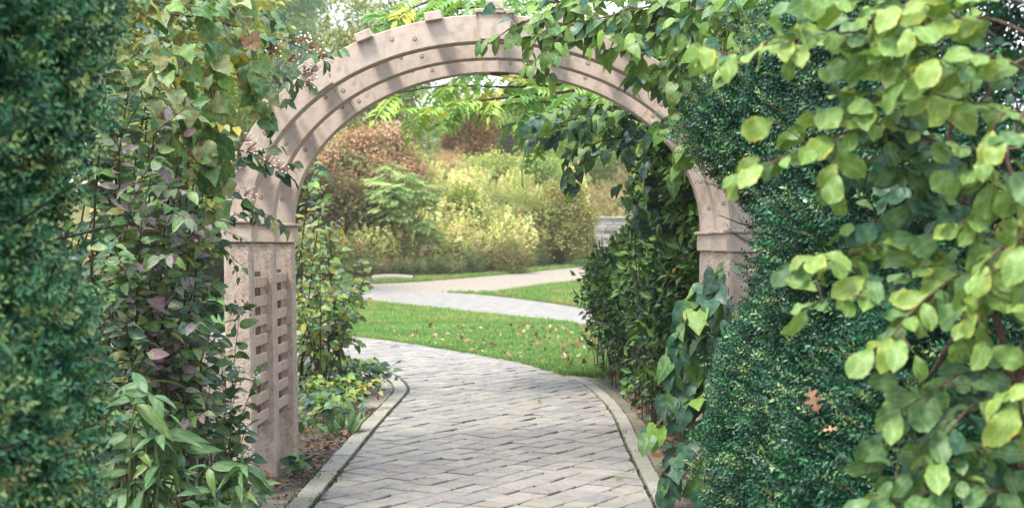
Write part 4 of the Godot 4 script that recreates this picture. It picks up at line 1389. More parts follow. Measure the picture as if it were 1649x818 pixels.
# ---------------------------------------------------------------- left of the path
func build_left_plants() -> void:
	# the big mixed shrub before the left post
	var at := Vector3(-1.95, 0, -7.4)
	var dg := plant("dogwood_shrub", "tall dogwood shrub with green and mauve leaves in front of the left post", "shrub", at, mats.bark_dark)
	var tips := [[205, 140, 7.0, 0], [250, 90, 7.5, 0], [300, 60, 7.8, 2], [190, 230, 6.9, 1], [245, 215, 7.1, 1], [300, 190, 7.5, 2], [345, 220, 7.9, 0], [215, 310, 6.9, 1], [270, 300, 7.1, 1], [325, 300, 7.7, 0], [350, 330, 7.8, 0], [235, 400, 6.9, 1], [285, 390, 7.2, 1], [318, 410, 7.6, 0], [255, 480, 7.0, 1], [305, 500, 7.3, 0], [318, 520, 7.7, 0], [300, 600, 7.5, 0], [280, 570, 7.1, 1], [190, 420, 6.8, 0], [200, 520, 6.8, 0], [325, 450, 7.8, 0], [180, 60, 7.0, 0], [290, 660, 7.2, 0], [315, 690, 7.4, 0], [330, 700, 7.5, 0], [300, 730, 7.4, 0], [325, 640, 7.6, 0], [210, 600, 6.8, 0], [290, 250, 7.2, 1], [225, 355, 6.8, 1], [310, 360, 7.3, 1]]
	var sets := [mats.set_dog, mats.set_mauve, mats.set_light]
	for t in tips:
		var a := at + Vector3(rr(-0.28, 0.28), 0, rr(-0.3, 0.3))
		var b := wp(t[0], t[1], t[2])
		var path := bow(a, b, Vector3(rr(-0.15, 0.05), 0.25, 0.05), 8)
		branch(dg, path, 0.011, 0.003)
		side_twigs(dg, path, 0.14, 0.26 if t[0] < 290 or t[1] < 330 else 0.17, sets[t[3]], 0.05, 0.055, 0.098, 0.35, 0.45, 0.05, true, 0.6)
		leaves_on(dg, path.slice(5), sets[t[3]], 0.06, 0.06, 0.1, 0.3, 0.5, true)
	# the sprays that reach over the arch, with white berries on red stalks
	for l in [[[250, 20, 7.7], [330, 30, 7.8], [420, 55, 7.9], [480, 75, 7.95], [522, 98, 8.0]], [[330, 60, 7.8], [410, 100, 7.9], [455, 118, 8.0], [500, 135, 8.05]], [[350, 240, 7.9], [400, 245, 8.0], [440, 268, 8.05], [468, 285, 8.1]], [[340, 300, 7.9], [380, 315, 8.0], [425, 345, 8.1]], [[300, -10, 7.8], [380, 15, 7.9], [440, 30, 8.0]]]:
		var path := smooth(pts(l))
		branch(dg, path, 0.006, 0.002)
		leaves_on(dg, path, mats.set_dog, 0.06, 0.06, 0.1, 0.5, 0.4, true, 0.12)
		side_twigs(dg, path, 0.17, 0.15, mats.set_dog, 0.05, 0.05, 0.085, 0.5, 0.4, 0.2, true, 0.2)
	for b in [[505, 72, 8.0], [520, 88, 8.0], [486, 62, 7.95], [470, 92, 7.95], [496, 110, 8.02], [500, 132, 8.02], [440, 82, 7.9], [405, 236, 8.0], [432, 262, 8.05], [400, 310, 8.0], [372, 268, 7.95], [452, 270, 8.05], [255, 365, 7.1], [395, 222, 8.0]]:
		berry_cluster(dg, wp(b[0], b[1], b[2]))
	grow(dg)
	# shade leaves of the same thicket standing behind
	var bk := plant("thicket_shrub", "dark green leafy shrub behind the mauve leaved dogwood, beside the left post", "shrub", Vector3(-2.6, 0, -9.0), mats.bark_dark)
	for i in 26:
		var a := Vector3(-2.6 + rr(-0.6, 0.6), 0, -9.0 + rr(-0.7, 0.5))
		var b := wp(rr(170, 352), rr(40, 640), rr(8.5, 9.4))
		var path := bow(a, b, Vector3(-0.1, 0.2, 0), 7)
		branch(bk, path, 0.011, 0.003)
		side_twigs(bk, path, 0.17, 0.3, mats.set_dog, 0.06, 0.07, 0.11, 0.3, 0.4, 0.0, true, 0.5)
	grow(bk, 60)
	# grape vine over the top
	var gv := plant("grape_vine", "grape vine with pale yellow green lobed leaves climbing over the left shrub top", "vine", Vector3(-1.9, 0, -7.8), mats.stem_brown)
	branch(gv, smooth(PackedVector3Array([Vector3(-1.9, 0, -7.8), Vector3(-1.95, 1.0, -7.75), Vector3(-1.85, 2.0, -7.7), wp(270, 20, 7.6)])), 0.012, 0.006, "stem")
	for l in [[[225, -20, 7.3], [262, 30, 7.35], [290, 80, 7.35], [300, 130, 7.4]], [[290, -20, 7.4], [330, 40, 7.45], [352, 100, 7.5], [360, 160, 7.55]], [[350, -20, 7.5], [392, 40, 7.55], [412, 90, 7.6], [418, 130, 7.6]], [[360, 60, 7.6], [395, 105, 7.65], [420, 140, 7.7], [435, 165, 7.8]], [[330, 110, 7.5], [345, 170, 7.5], [352, 230, 7.55], [362, 290, 7.6]], [[255, 90, 7.3], [285, 150, 7.3], [310, 205, 7.35], [330, 250, 7.4]], [[225, 110, 7.2], [262, 190, 7.2], [280, 250, 7.2]], [[390, 90, 7.7], [404, 135, 7.75], [410, 170, 7.8], [432, 205, 7.85]], [[240, 0, 7.3], [320, 10, 7.4], [390, 5, 7.5]], [[300, 200, 7.4], [340, 300, 7.5], [345, 370, 7.6]]]:
		var path := smooth(pts(l))
		branch(gv, path, 0.005, 0.002, "tendril")
		leaves_on(gv, path, mats.set_grape, 0.055, 0.08, 0.125, 0.45, 0.6)
	grow(gv)
	# big lance leaved plants at the lower left
	for k in 3:
		var q = [[-1.66, 6.1, 0.9, 16], [-1.48, 6.7, 0.5, 5], [-1.55, 5.1, 1.12, 4]][k]
		var base := Vector3(q[0], 0, -q[1])
		var lp := plant("lance_leaved_plant", ["large clump of long lance shaped green leaves low down beside the left hedge", "slim lance leaved plant with pale upper leaves before the foot of the left post", "few lance leaves on a stem poking out beside the left hedge"][k], "plant", base, mats.stem_green)
		for s in int(q[3]):
			var tip := base + Vector3(rr(-0.26, 0.16), q[2] * rr(0.62, 1.0), rr(-0.15, 0.22))
			var path := bow(base + Vector3(rr(-0.1, 0.1), 0, rr(-0.1, 0.1)), tip, Vector3(0, 0.1, 0), 7)
			branch(lp, path, 0.007, 0.003, "stem")
			leaves_on(lp, path.slice(2), mats.set_lance, 0.075, 0.1, 0.165, 0.6, 0.35)
			for m in 4:
				var g := TAU * m / 4.0 + rr(-0.3, 0.3)
				one_leaf(lp, tip, Vector3(cos(g), 0.5, sin(g)), 0.0, mats.set_lance, rr(0.1, 0.18), 0.3, 0.3)
		grow(lp)
	# white flowering weed by the post
	var base := Vector3(-1.66, 0, -7.85)
	var ws := plant("white_flowered_weed", "leafy weed with tiny white flower heads leaning on the left front post", "plant", base, mats.stem_green)
	for t in [[395, 690, 7.75], [410, 610, 7.9], [380, 600, 7.8], [362, 640, 7.7], [345, 690, 7.6], [400, 735, 7.7], [355, 560, 7.85], [335, 620, 7.6], [385, 500, 7.95]]:
		var path := bow(base + Vector3(rr(-0.1, 0.06), 0, rr(-0.1, 0.1)), wp(t[0], t[1], t[2]), Vector3(-0.05, 0.06, 0), 6)
		branch(ws, path, 0.004, 0.002, "stem")
		leaves_on(ws, path.slice(1), mats.set_weed, 0.055, 0.06, 0.11, 0.4, 0.45, true)
		if t[1] > 595 and t[0] > 378:
			var st := begin()
			for m in 22:
				var b := bevel_box(Vector3.ONE * 0.007, 0.002)
				st.append_from(b, 0, Transform3D(Basis(), path[6] - base + Vector3(rr(-0.03, 0.03), rr(-0.01, 0.035), rr(-0.02, 0.03))))
			tag(part("flower_heads", st.commit(), mats.flower, ws.root), "", "", "", "stuff")
	# a withered seed head before the post
	var hp := wp(385, 498, 8.0)
	for m in 26:
		var o := Vector3(rr(-0.055, 0.055), rr(-0.04, 0.05), rr(-0.03, 0.03))
		var st := begin()
		tube(st, PackedVector3Array([hp + Vector3(-0.02, -0.07, 0) - base, hp + o - base]), 0.0009, 0.0007, 3)
		ws.twigs.append_from(st.commit(), 0, Transform3D())
		var sph := SphereMesh.new()
		sph.radius = 0.0065
		sph.height = 0.013
		sph.radial_segments = 6
		sph.rings = 4
		part("seed", sph, mats.seed, ws.root, hp + o - base)
	grow(ws)
	# small creeper twigs hanging on the post
	var cr := plant("creeper", "short creeper shoot with small leaves clinging to the top of the left front post", "creeper", wp(352, 400, 8.25), mats.stem_brown)
	for l in [[[345, 385, 8.2], [370, 412, 8.22], [390, 430, 8.25]], [[360, 372, 8.2], [385, 382, 8.2], [400, 392, 8.22]], [[350, 400, 8.2], [372, 420, 8.22], [380, 445, 8.25]], [[352, 560, 8.2], [372, 585, 8.2], [382, 610, 8.22]]]:
		var path := smooth(pts(l))
		branch(cr, path, 0.0025, 0.0015)
		leaves_on(cr, path, mats.set_dog, 0.045, 0.03, 0.055, 0.4, 0.5)
	grow(cr)
	# low weeds at the foot of the thicket
	for i in 9:
		var d := rr(7.3, 8.05)
		var x := (240.0 + 18.0 * i - 852.0) / FPX * d
		weed("low_weed", NTH[8 - i] + " low green weed left of the front post's foot, under the thicket", "weeds at the foot of the left thicket", Vector3(x, 0, -d), 0.22, 0.24, mats.set_cover, 0.045, 0.08, 36)
	# shrub just behind the left posts
	at = Vector3(-2.05, 0, -13.6)
	var sb := plant("stemmy_shrub", "upright shrub with bare lower stems and yellowing leaves behind the left posts", "shrub", at, mats.bark_dark)
	for i in 34:
		var a := at + Vector3(rr(-0.4, 0.3), 0, rr(-0.9, 0.8))
		var b := wp(rr(478, 566), rr(385, 560), rr(12.8, 14.4))
		if i < 5: b = wp(rr(560, 590), rr(415, 460), rr(13.4, 14.2))
		if i > 28: b = wp(rr(485, 530), rr(240, 380), rr(13.0, 14.2))
		var path := bow(a, b, Vector3(0, 0.25, 0), 7)
		branch(sb, path, 0.009, 0.003)
		side_twigs(sb, path, 0.15, 0.2, mats.set_light if i % 3 else mats.set_dog, 0.06, 0.06, 0.11, 0.35, 0.4, 0.1, false, 0.55)
		leaves_on(sb, path.slice(4), mats.set_light, 0.07, 0.07, 0.11, 0.4, 0.4)
	grow(sb, 240)
	# ground cover between the posts and the kerb
	var rows := spaced(15, 10.6, 14.6)
	for i in 15:
		var d: float = rows[i]
		var x := rr(-2.15, -1.52) - maxf(0.0, d - 14.3) * 0.2
		if absf(d - 12.7) < 0.7: x = minf(x, -1.95)
		weed("ground_cover_plant", NTH[i] + " leafy ground cover plant behind the last left post, counted away from it", "ground cover in the bed behind the left posts", Vector3(x, 0, -d), 0.3, 0.34, mats.set_cover, 0.06, 0.11, 46)
	weed("variegated_plant", "pale yellow variegated plant spreading beside the curved kerb", "", Vector3(-1.66, 0, -12.7), 0.3, 0.34, mats.set_yellow, 0.05, 0.09, 150)
	weed("variegated_plant", "smaller yellow leaved plant against the last left post", "", Vector3(-1.82, 0, -11.6), 0.2, 0.24, mats.set_yellow, 0.05, 0.08, 46)
	# upright blades by the kerb
	var ip := Vector3(-1.42, 0, -11.15)
	var iris := plant("upright_leaf_plant", "tuft of upright pointed green leaves right beside the left kerb", "plant", ip, mats.stem_green)
	for i in 12:
		one_leaf(iris, ip + Vector3(rr(-0.12, 0.05), 0.0, rr(-0.1, 0.1)), Vector3(rr(-0.25, 0.25), 1.0, rr(-0.2, 0.2)), 0.0, mats.set_lance, rr(0.17, 0.27), -0.2, 0.9)
	grow(iris)
	# small dark leaves at the post feet
	weed("seedling", "little dark green seedling at the foot of the middle left post", "", Vector3(-1.53, 0, -9.25), 0.16, 0.1, mats.set_pipe, 0.06, 0.1, 7)

func weed(n: String, label: String, group: String, at: Vector3, h: float, r: float, set_: Dictionary, s0: float, s1: float, count: int) -> void:
	var w := plant(n, label, "plant", at, mats.stem_green, group)
	for i in maxi(3, count / 5):
		var g := rr(0, TAU)
		var tip := at + Vector3(cos(g) * r * sqrt(rng.randf()), h * rr(0.4, 1.1), sin(g) * r * sqrt(rng.randf()))
		var path := bow(at + Vector3(cos(g), 0, sin(g)) * r * 0.2, tip, Vector3(0, h * 0.3, 0), 4)
		small_twig(w, path, 0.003, 0.002)
		for k in 5:
			one_leaf(w, path[4 - k / 2], Vector3(cos(g + k * 1.3), 0.3, sin(g + k * 1.3)), 0.0, set_, rr(s0, s1), 0.1, 0.3)
	grow(w, 12)

func berry_cluster(p: Dictionary, pos: Vector3) -> void:
	var st := begin()
	var o: Vector3 = pos - p.at
	var ends := []
	for i in 16:
		var e := o + Vector3(rr(-0.05, 0.05), rr(-0.045, 0.05), rr(-0.03, 0.05))
		tube(st, PackedVector3Array([o + Vector3(-0.03, -0.02, 0), o.lerp(e, 0.5) + rv(0.006), e]), 0.0016, 0.0011, 4)
		ends.append(e)
	st.set_material(mats.stem_red)
	var am := st.commit()
	st = begin()
	var sph := SphereMesh.new()
	sph.radius = 0.006
	sph.height = 0.012
	sph.radial_segments = 6
	sph.rings = 4
	for i in ends.size():
		if i % 4: st.append_from(sph, 0, Transform3D(Basis(), ends[i]))
	st.set_material(mats.berry)
	am = st.commit(am)
	tag(part("berry_cluster", am, null, p.root), "", "", "", "stuff")

# ---------------------------------------------------------------- right of the path
func build_right_plants() -> void:
	# broad heart leaved vine on the right posts
	var vp := Vector3(1.12, 0, -8.15)
	var pv := plant("heart_leaved_vine", "vine with large dark heart shaped leaves hanging down the right posts", "vine", vp, mats.stem_brown)
	for l in [[[1165, 432, 8.1], [1125, 462, 8.1], [1100, 510, 8.05], [1085, 560, 8.0]], [[1150, 440, 8.15], [1138, 500, 8.1], [1128, 570, 8.1], [1118, 640, 8.1]], [[1165, 540, 8.1], [1130, 580, 8.1], [1098, 620, 8.05], [1080, 640, 8.0]], [[1150, 620, 8.1], [1105, 650, 8.0], [1062, 680, 7.95], [1046, 700, 7.9]], [[1150, 690, 8.1], [1138, 735, 8.0], [1132, 790, 7.9]], [[1150, 660, 8.1], [1120, 700, 8.0], [1085, 735, 7.95], [1070, 790, 7.9]], [[1170, 480, 8.15], [1145, 540, 8.15], [1140, 600, 8.1], [1150, 660, 8.0]], [[1175, 520, 8.0], [1160, 580, 8.0], [1155, 650, 7.95], [1150, 720, 7.9]], [[1160, 455, 8.1], [1120, 500, 8.0], [1090, 540, 8.0], [1078, 600, 8.0]]]:
		var path := smooth(pts(l))
		branch(pv, path, 0.005, 0.002)
		leaves_on(pv, path, mats.set_pipe, 0.05, 0.11, 0.16, 0.55, 0.45)
	branch(pv, smooth(PackedVector3Array([vp, Vector3(1.16, 0.5, -8.2), Vector3(1.1, 0.9, -8.25), Vector3(1.18, 1.2, -8.27)])), 0.01, 0.006, "stem")
	grow(pv)
	# the leafy hedge beyond the arch on the right
	var n := FastNoiseLite.new()
	n.seed = 91
	n.frequency = 0.9
	var at := Vector3(1.7, 0, -13.0)
	var h := thing("leafy_hedge", "dense green leafy hedge with bare lower stems on the right beyond the arch", "hedge", at)
	var sp := sprig_mesh(0.3, 11, 0.085, 0.27, 11)
	var sp2 := sprig_mesh(0.22, 9, 0.07, 0.3, 12)
	var xs := [[], []]
	var cs := [[], []]
	var pal := [lin(58, 96, 40), lin(40, 76, 40), lin(78, 116, 44), lin(34, 64, 38), lin(96, 128, 52)]
	for i in 7600:
		var d := rr(10.4, 16.9)
		var y := 2.0 - 1.75 * pow(rng.randf(), 1.35)
		if y < 0.75 and rng.randf() < 0.55: continue
		var x := 1.02 + 0.2 * n.get_noise_2d(y * 1.2, d) + absf(rng.randfn()) * 0.28
		x -= 0.22 * smoothstep(13.5, 16.5, d)
		if d > 16.0: x += (d - 16.0) * 0.2
		x += 0.55 * smoothstep(1.05, 1.8, y) + 0.12 * smoothstep(0.9, 0.3, y)
		var w := rng.randi() % 2
		xs[w].append(turned(Vector3(x, y, -d), Vector3(-0.7, 0.5, rr(-0.2, 0.6)) + rv(0.6), rr(0.7, 1.15)))
		var c: Color = pal[rng.randi() % 5]
		if rng.randf() < 0.008: c = lin(166, 156, 72)
		cs[w].append(tint(c, 0.2, 0.1))
	for i in 3200:
		var d := rr(10.4, 17.0)
		var y := rr(0.2, 2.1)
		xs[0].append(turned(Vector3(1.5 + rr(0.0, 1.0), y, -d), Vector3(-0.5, 0.6, 0.4) + rv(0.6), rr(0.8, 1.3)))
		cs[0].append(tint(pal[rng.randi() % 4], 0.2))
	for i in 2600:
		var d := rr(10.5, 13.2)
		var y := rr(1.6, 2.95)
		var x := 1.12 + 0.2 * smoothstep(2.0, 1.6, y) + absf(rng.randfn()) * 0.35 + 0.15 * n.get_noise_2d(y * 1.5, d)
		xs[1].append(turned(Vector3(x, y, -d), Vector3(-0.7, 0.4, 0.5) + rv(0.6), rr(0.8, 1.25)))
		cs[1].append(tint(pal[rng.randi() % 5], 0.2, 0.1))
	mass("foliage", sp, mats.leafy, xs[0], cs[0], h, at)
	mass("foliage", sp2, mats.leafy, xs[1], cs[1], h, at)
	var st := begin()
	for i in 150:
		var d := rr(10.5, 16.9)
		var a := Vector3(rr(0.92, 1.7) - 0.16 * smoothstep(13.5, 16.5, d), 0, -d)
		var e := a + Vector3(rr(-0.2, 0.2), rr(0.9, 1.8), rr(-0.2, 0.2))
		tube(st, _shift(bow(a, e, rv(0.08), 5), at), rr(0.005, 0.011), 0.003, 5)
	part("stems", st.commit(), mats.bark_dark, h)
	# low leaves along its foot
	var rows := spaced(16, 9.0, 16.4)
	for i in 16:
		var d: float = rows[i]
		weed("hedge_foot_plant", NTH[i] + " leafy weed along the foot of the right hedge, counted from the arch", "weeds along the foot of the right hedge", Vector3(rr(0.98, 1.35) - 0.1 * smoothstep(13.5, 16.5, d), 0, -d), 0.22, 0.26, mats.set_cover, 0.04, 0.085, 34)
	rows = spaced(5, 8.15, 9.0)
	for i in 5:
		var d: float = rows[i]
		weed("kerb_weed", NTH[i] + " small weed at the right kerb below the heart leaved vine, nearest first", "weeds at the right kerb below the vine", Vector3(rr(0.92, 1.05), 0, -d), 0.14, 0.13, mats.set_weed, 0.04, 0.075, 16)
	var sap := plant("sapling", "thin sapling shoot with two leaves reaching over the lawn from the right hedge", "plant", Vector3(0.75, 0, -15.6), mats.stem_green)
	for l in [[[975, 590, 15.4], [965, 565, 15.3], [945, 548, 15.3]], [[975, 590, 15.4], [958, 560, 15.3], [940, 540, 15.3]]]:
		var path := smooth(pts(l))
		branch(sap, path, 0.003, 0.002, "stem")
		leaves_on(sap, path.slice(3), mats.set_vine, 0.06, 0.07, 0.11, 0.1, 0.4)
	grow(sap)
	# vines hanging behind the arch
	var iv := plant("hanging_vine", "dark heart leaved vine mass hanging behind the right side of the arch", "vine", Vector3(1.9, 0, -10.9), mats.bark_dark)
	for l in [[[1230, 110, 10.6], [1090, 145, 10.6], [990, 165, 10.5], [905, 178, 10.5], [862, 188, 10.5]], [[1230, 150, 10.8], [1080, 185, 10.8], [985, 200, 10.7], [925, 212, 10.6], [895, 222, 10.6]], [[1230, 190, 11.0], [1080, 225, 11.0], [1000, 238, 10.8], [945, 258, 10.7], [915, 282, 10.6]], [[1230, 240, 11.0], [1090, 265, 11.0], [1030, 285, 10.9], [1005, 318, 10.8]], [[1230, 280, 11.2], [1120, 300, 11.2], [1065, 318, 11.1], [1040, 340, 11.0]], [[1230, 330, 11.3], [1130, 345, 11.2], [1085, 365, 11.1]], [[1230, 130, 11.5], [1120, 200, 11.5], [1060, 250, 11.4], [1040, 300, 11.4]], [[1230, 260, 11.6], [1140, 330, 11.6], [1110, 390, 11.5]], [[1230, 380, 11.2], [1140, 400, 11.1], [1110, 440, 11.0]], [[1230, 90, 10.3], [1120, 120, 10.2], [1040, 150, 10.2], [990, 185, 10.2]], [[1150, 140, 10.4], [1060, 165, 10.4], [960, 185, 10.3], [890, 200, 10.3]], [[1150, 180, 10.6], [1050, 215, 10.6], [980, 225, 10.5], [930, 240, 10.5]]]:
		var path := smooth(pts(l))
		branch(iv, path, 0.01, 0.003)
		side_twigs(iv, path, 0.11, 0.22, mats.set_vine_deep, 0.055, 0.075, 0.13, 0.6, 0.35, 0.45, false, 0.3)
		leaves_on(iv, path, mats.set_vine, 0.06, 0.08, 0.13, 0.4, 0.45)
	for l in [[[985, 165, 10.5], [925, 172, 10.5], [880, 185, 10.4]], [[1000, 205, 10.5], [940, 225, 10.5]]]:
		leaves_on(iv, smooth(pts(l)), mats.set_vine, 0.06, 0.08, 0.12, 0.5, 0.4)
	grow(iv)

# ---------------------------------------------------------------- over the arch
func build_overhead() -> void:
	var av := plant("arch_vine", "leafy vine with oval green leaves tumbling over the top right of the arch", "vine", Vector3(1.5, 0, -8.1), mats.bark)
	for l in [[[1270, -30, 7.8], [1130, -8, 7.8], [1000, 22, 7.85], [915, 42, 7.9], [850, 62, 7.95]], [[1270, 10, 7.8], [1140, 32, 7.8], [1050, 52, 7.85], [985, 80, 7.9]], [[1260, 50, 7.8], [1170, 80, 7.8], [1090, 100, 7.85], [1030, 135, 7.95]], [[1260, 100, 7.8], [1180, 130, 7.8], [1115, 165, 7.9], [1060, 200, 8.0]], [[1250, 150, 7.8], [1180, 180, 7.8], [1125, 212, 7.9], [1095, 240, 7.95]], [[1020, -40, 8.0], [940, -5, 8.0], [880, 22, 8.0], [832, 40, 8.0], [805, 58, 8.05]], [[1000, 20, 7.9], [925, 60, 7.9], [885, 85, 7.95], [872, 115, 8.0]], [[1120, -20, 7.9], [1040, -12, 7.9], [960, -18, 8.0], [890, -12, 8.0]], [[1255, 190, 7.8], [1195, 205, 7.8], [1155, 235, 7.85]], [[1200, 20, 8.2], [1100, 60, 8.2], [1060, 120, 8.2]], [[1230, 30, 8.0], [1120, 50, 8.0], [1040, 70, 8.0], [1000, 60, 8.05]], [[1200, -30, 7.9], [1130, 20, 7.9], [1070, 30, 7.9], [1015, 45, 7.95]], [[1240, 0, 8.3], [1150, 60, 8.3], [1110, 120, 8.3]], [[1400, 40, 6.6], [1300, 30, 6.8], [1210, 50, 7.0], [1130, 80, 7.1]], [[1400, -10, 6.6], [1300, -15, 6.8], [1200, 0, 7.0], [1110, 20, 7.2]], [[1380, 80, 6.5], [1290, 80, 6.6], [1220, 95, 6.7], [1165, 120, 6.8]], [[1200, 60, 7.7], [1120, 110, 7.8], [1080, 150, 7.9]]]:
		var path := smooth(pts(l))
		branch(av, path, 0.008, 0.003)
		side_twigs(av, path, 0.085, 0.2, mats.set_vine, 0.045, 0.07, 0.115, 0.45, 0.45, 0.3, false, 0.1)
		leaves_on(av, path, mats.set_vine, 0.045, 0.08, 0.12, 0.4, 0.45)
	branch(av, smooth(PackedVector3Array([Vector3(1.6, 0, -8.0), Vector3(1.55, 1.2, -8.05), Vector3(1.62, 2.2, -8.0), wp(1230, 0, 7.8)])), 0.02, 0.01, "stem")
	grow(av)
	# ash tree whose feathery leaves hang over the path beyond the arch
	var at := Vector3(2.9, 0, -14.5)
	var t := thing("ash_tree", "tree with feathery compound leaves spreading over the path beyond the arch", "tree", at)
	var st := begin()
	var trunk := smooth(PackedVector3Array([at, at + Vector3(0.05, 1.6, 0), at + Vector3(-0.1, 3.2, 0.1), at + Vector3(-0.3, 5.0, 0)]))
	tube(st, _shift(trunk, at), 0.13, 0.06, 10)
	part("trunk", st.commit(), mats.bark, t)
	var fl := [feather_leaf(5, 0.36, 0.052, 21), feather_leaf(6, 0.42, 0.05, 22), feather_leaf(4, 0.28, 0.055, 23)]
	var lm := []
	for c in [[122, 160, 80], [142, 174, 88], [106, 146, 76], [156, 180, 84], [190, 184, 84], [92, 134, 74]]:
		var m := foliage_mat(0.5, 0.4, 0.7)
		m.albedo_color = c8(c[0], c[1], c[2])
		lm.append(m)
	var paths := [[[1300, 20, 14.4], [1120, -10, 14.2], [960, 0, 14.0], [800, 10, 13.8], [700, 18, 13.6], [610, 40, 13.5]], [[1300, 60, 14.4], [1100, 30, 14.4], [900, 40, 14.2], [780, 30, 14.0], [680, 40, 13.9], [590, 55, 13.8]], [[1300, 80, 14.4], [1100, 110, 14.2], [960, 130, 14.0], [830, 140, 13.8], [720, 138, 13.7], [640, 150, 13.6]], [[1300, 120, 14.4], [1080, 150, 14.0], [930, 162, 13.8], [820, 168, 13.6], [740, 185, 13.5], [700, 205, 13.4]], [[1200, 120, 14.6], [1000, 160, 14.6], [880, 190, 14.4], [800, 205, 14.2]], [[1100, -40, 14.6], [900, -30, 14.6], [750, -20, 14.6], [640, 0, 14.4]], [[1200, 40, 15.2], [1000, 100, 15.2], [860, 125, 15.0], [760, 120, 14.8], [690, 150, 14.6]], [[1100, 60, 15.6], [940, 70, 15.4], [800, 95, 15.2]], [[1150, 170, 14.2], [1000, 185, 14.0], [900, 205, 13.8], [850, 235, 13.6]], [[1100, 130, 13.6], [980, 140, 13.4], [890, 150, 13.3], [790, 160, 13.2], [720, 170, 13.2], [660, 178, 13.2]], [[900, 0, 13.4], [800, -10, 13.4], [700, 0, 13.4], [640, 25, 13.3]]]
	for i in paths.size():
		var path := smooth(pts(paths[i]))
		st = begin()
		tube(st, _shift(path, at), 0.022, 0.005, 6)
		part("branch", st.commit(), mats.bark_dark, t)
		var run := 0.3
		var acc := 0.0
		for k in path.size() - 1:
			var l := path[k].distance_to(path[k + 1])
			while run < acc + l:
				var pos := path[k].lerp(path[k + 1], (run - acc) / l)
				var tan_ := (path[k + 1] - path[k]).normalized()
				for s in [-1.0, 1.0]:
					if rng.randf() < 0.15: continue
					var dir: Vector3 = (tan_ * 0.5 + Vector3(0, rr(-0.35, 0.25), s) + rv(0.5)).normalized()
					var o := part("leaf", fl[rng.randi() % 3], lm[[0, 1, 2, 0, 1, 3, 5, 2, 0, 1, 4, 5][rng.randi() % 12]], t)
					o.transform = lay(pos - at, dir, Vector3(0, 1, 0.4) + rv(0.3), rr(0.7, 1.15))
				run += rr(0.1, 0.2)
			acc += l

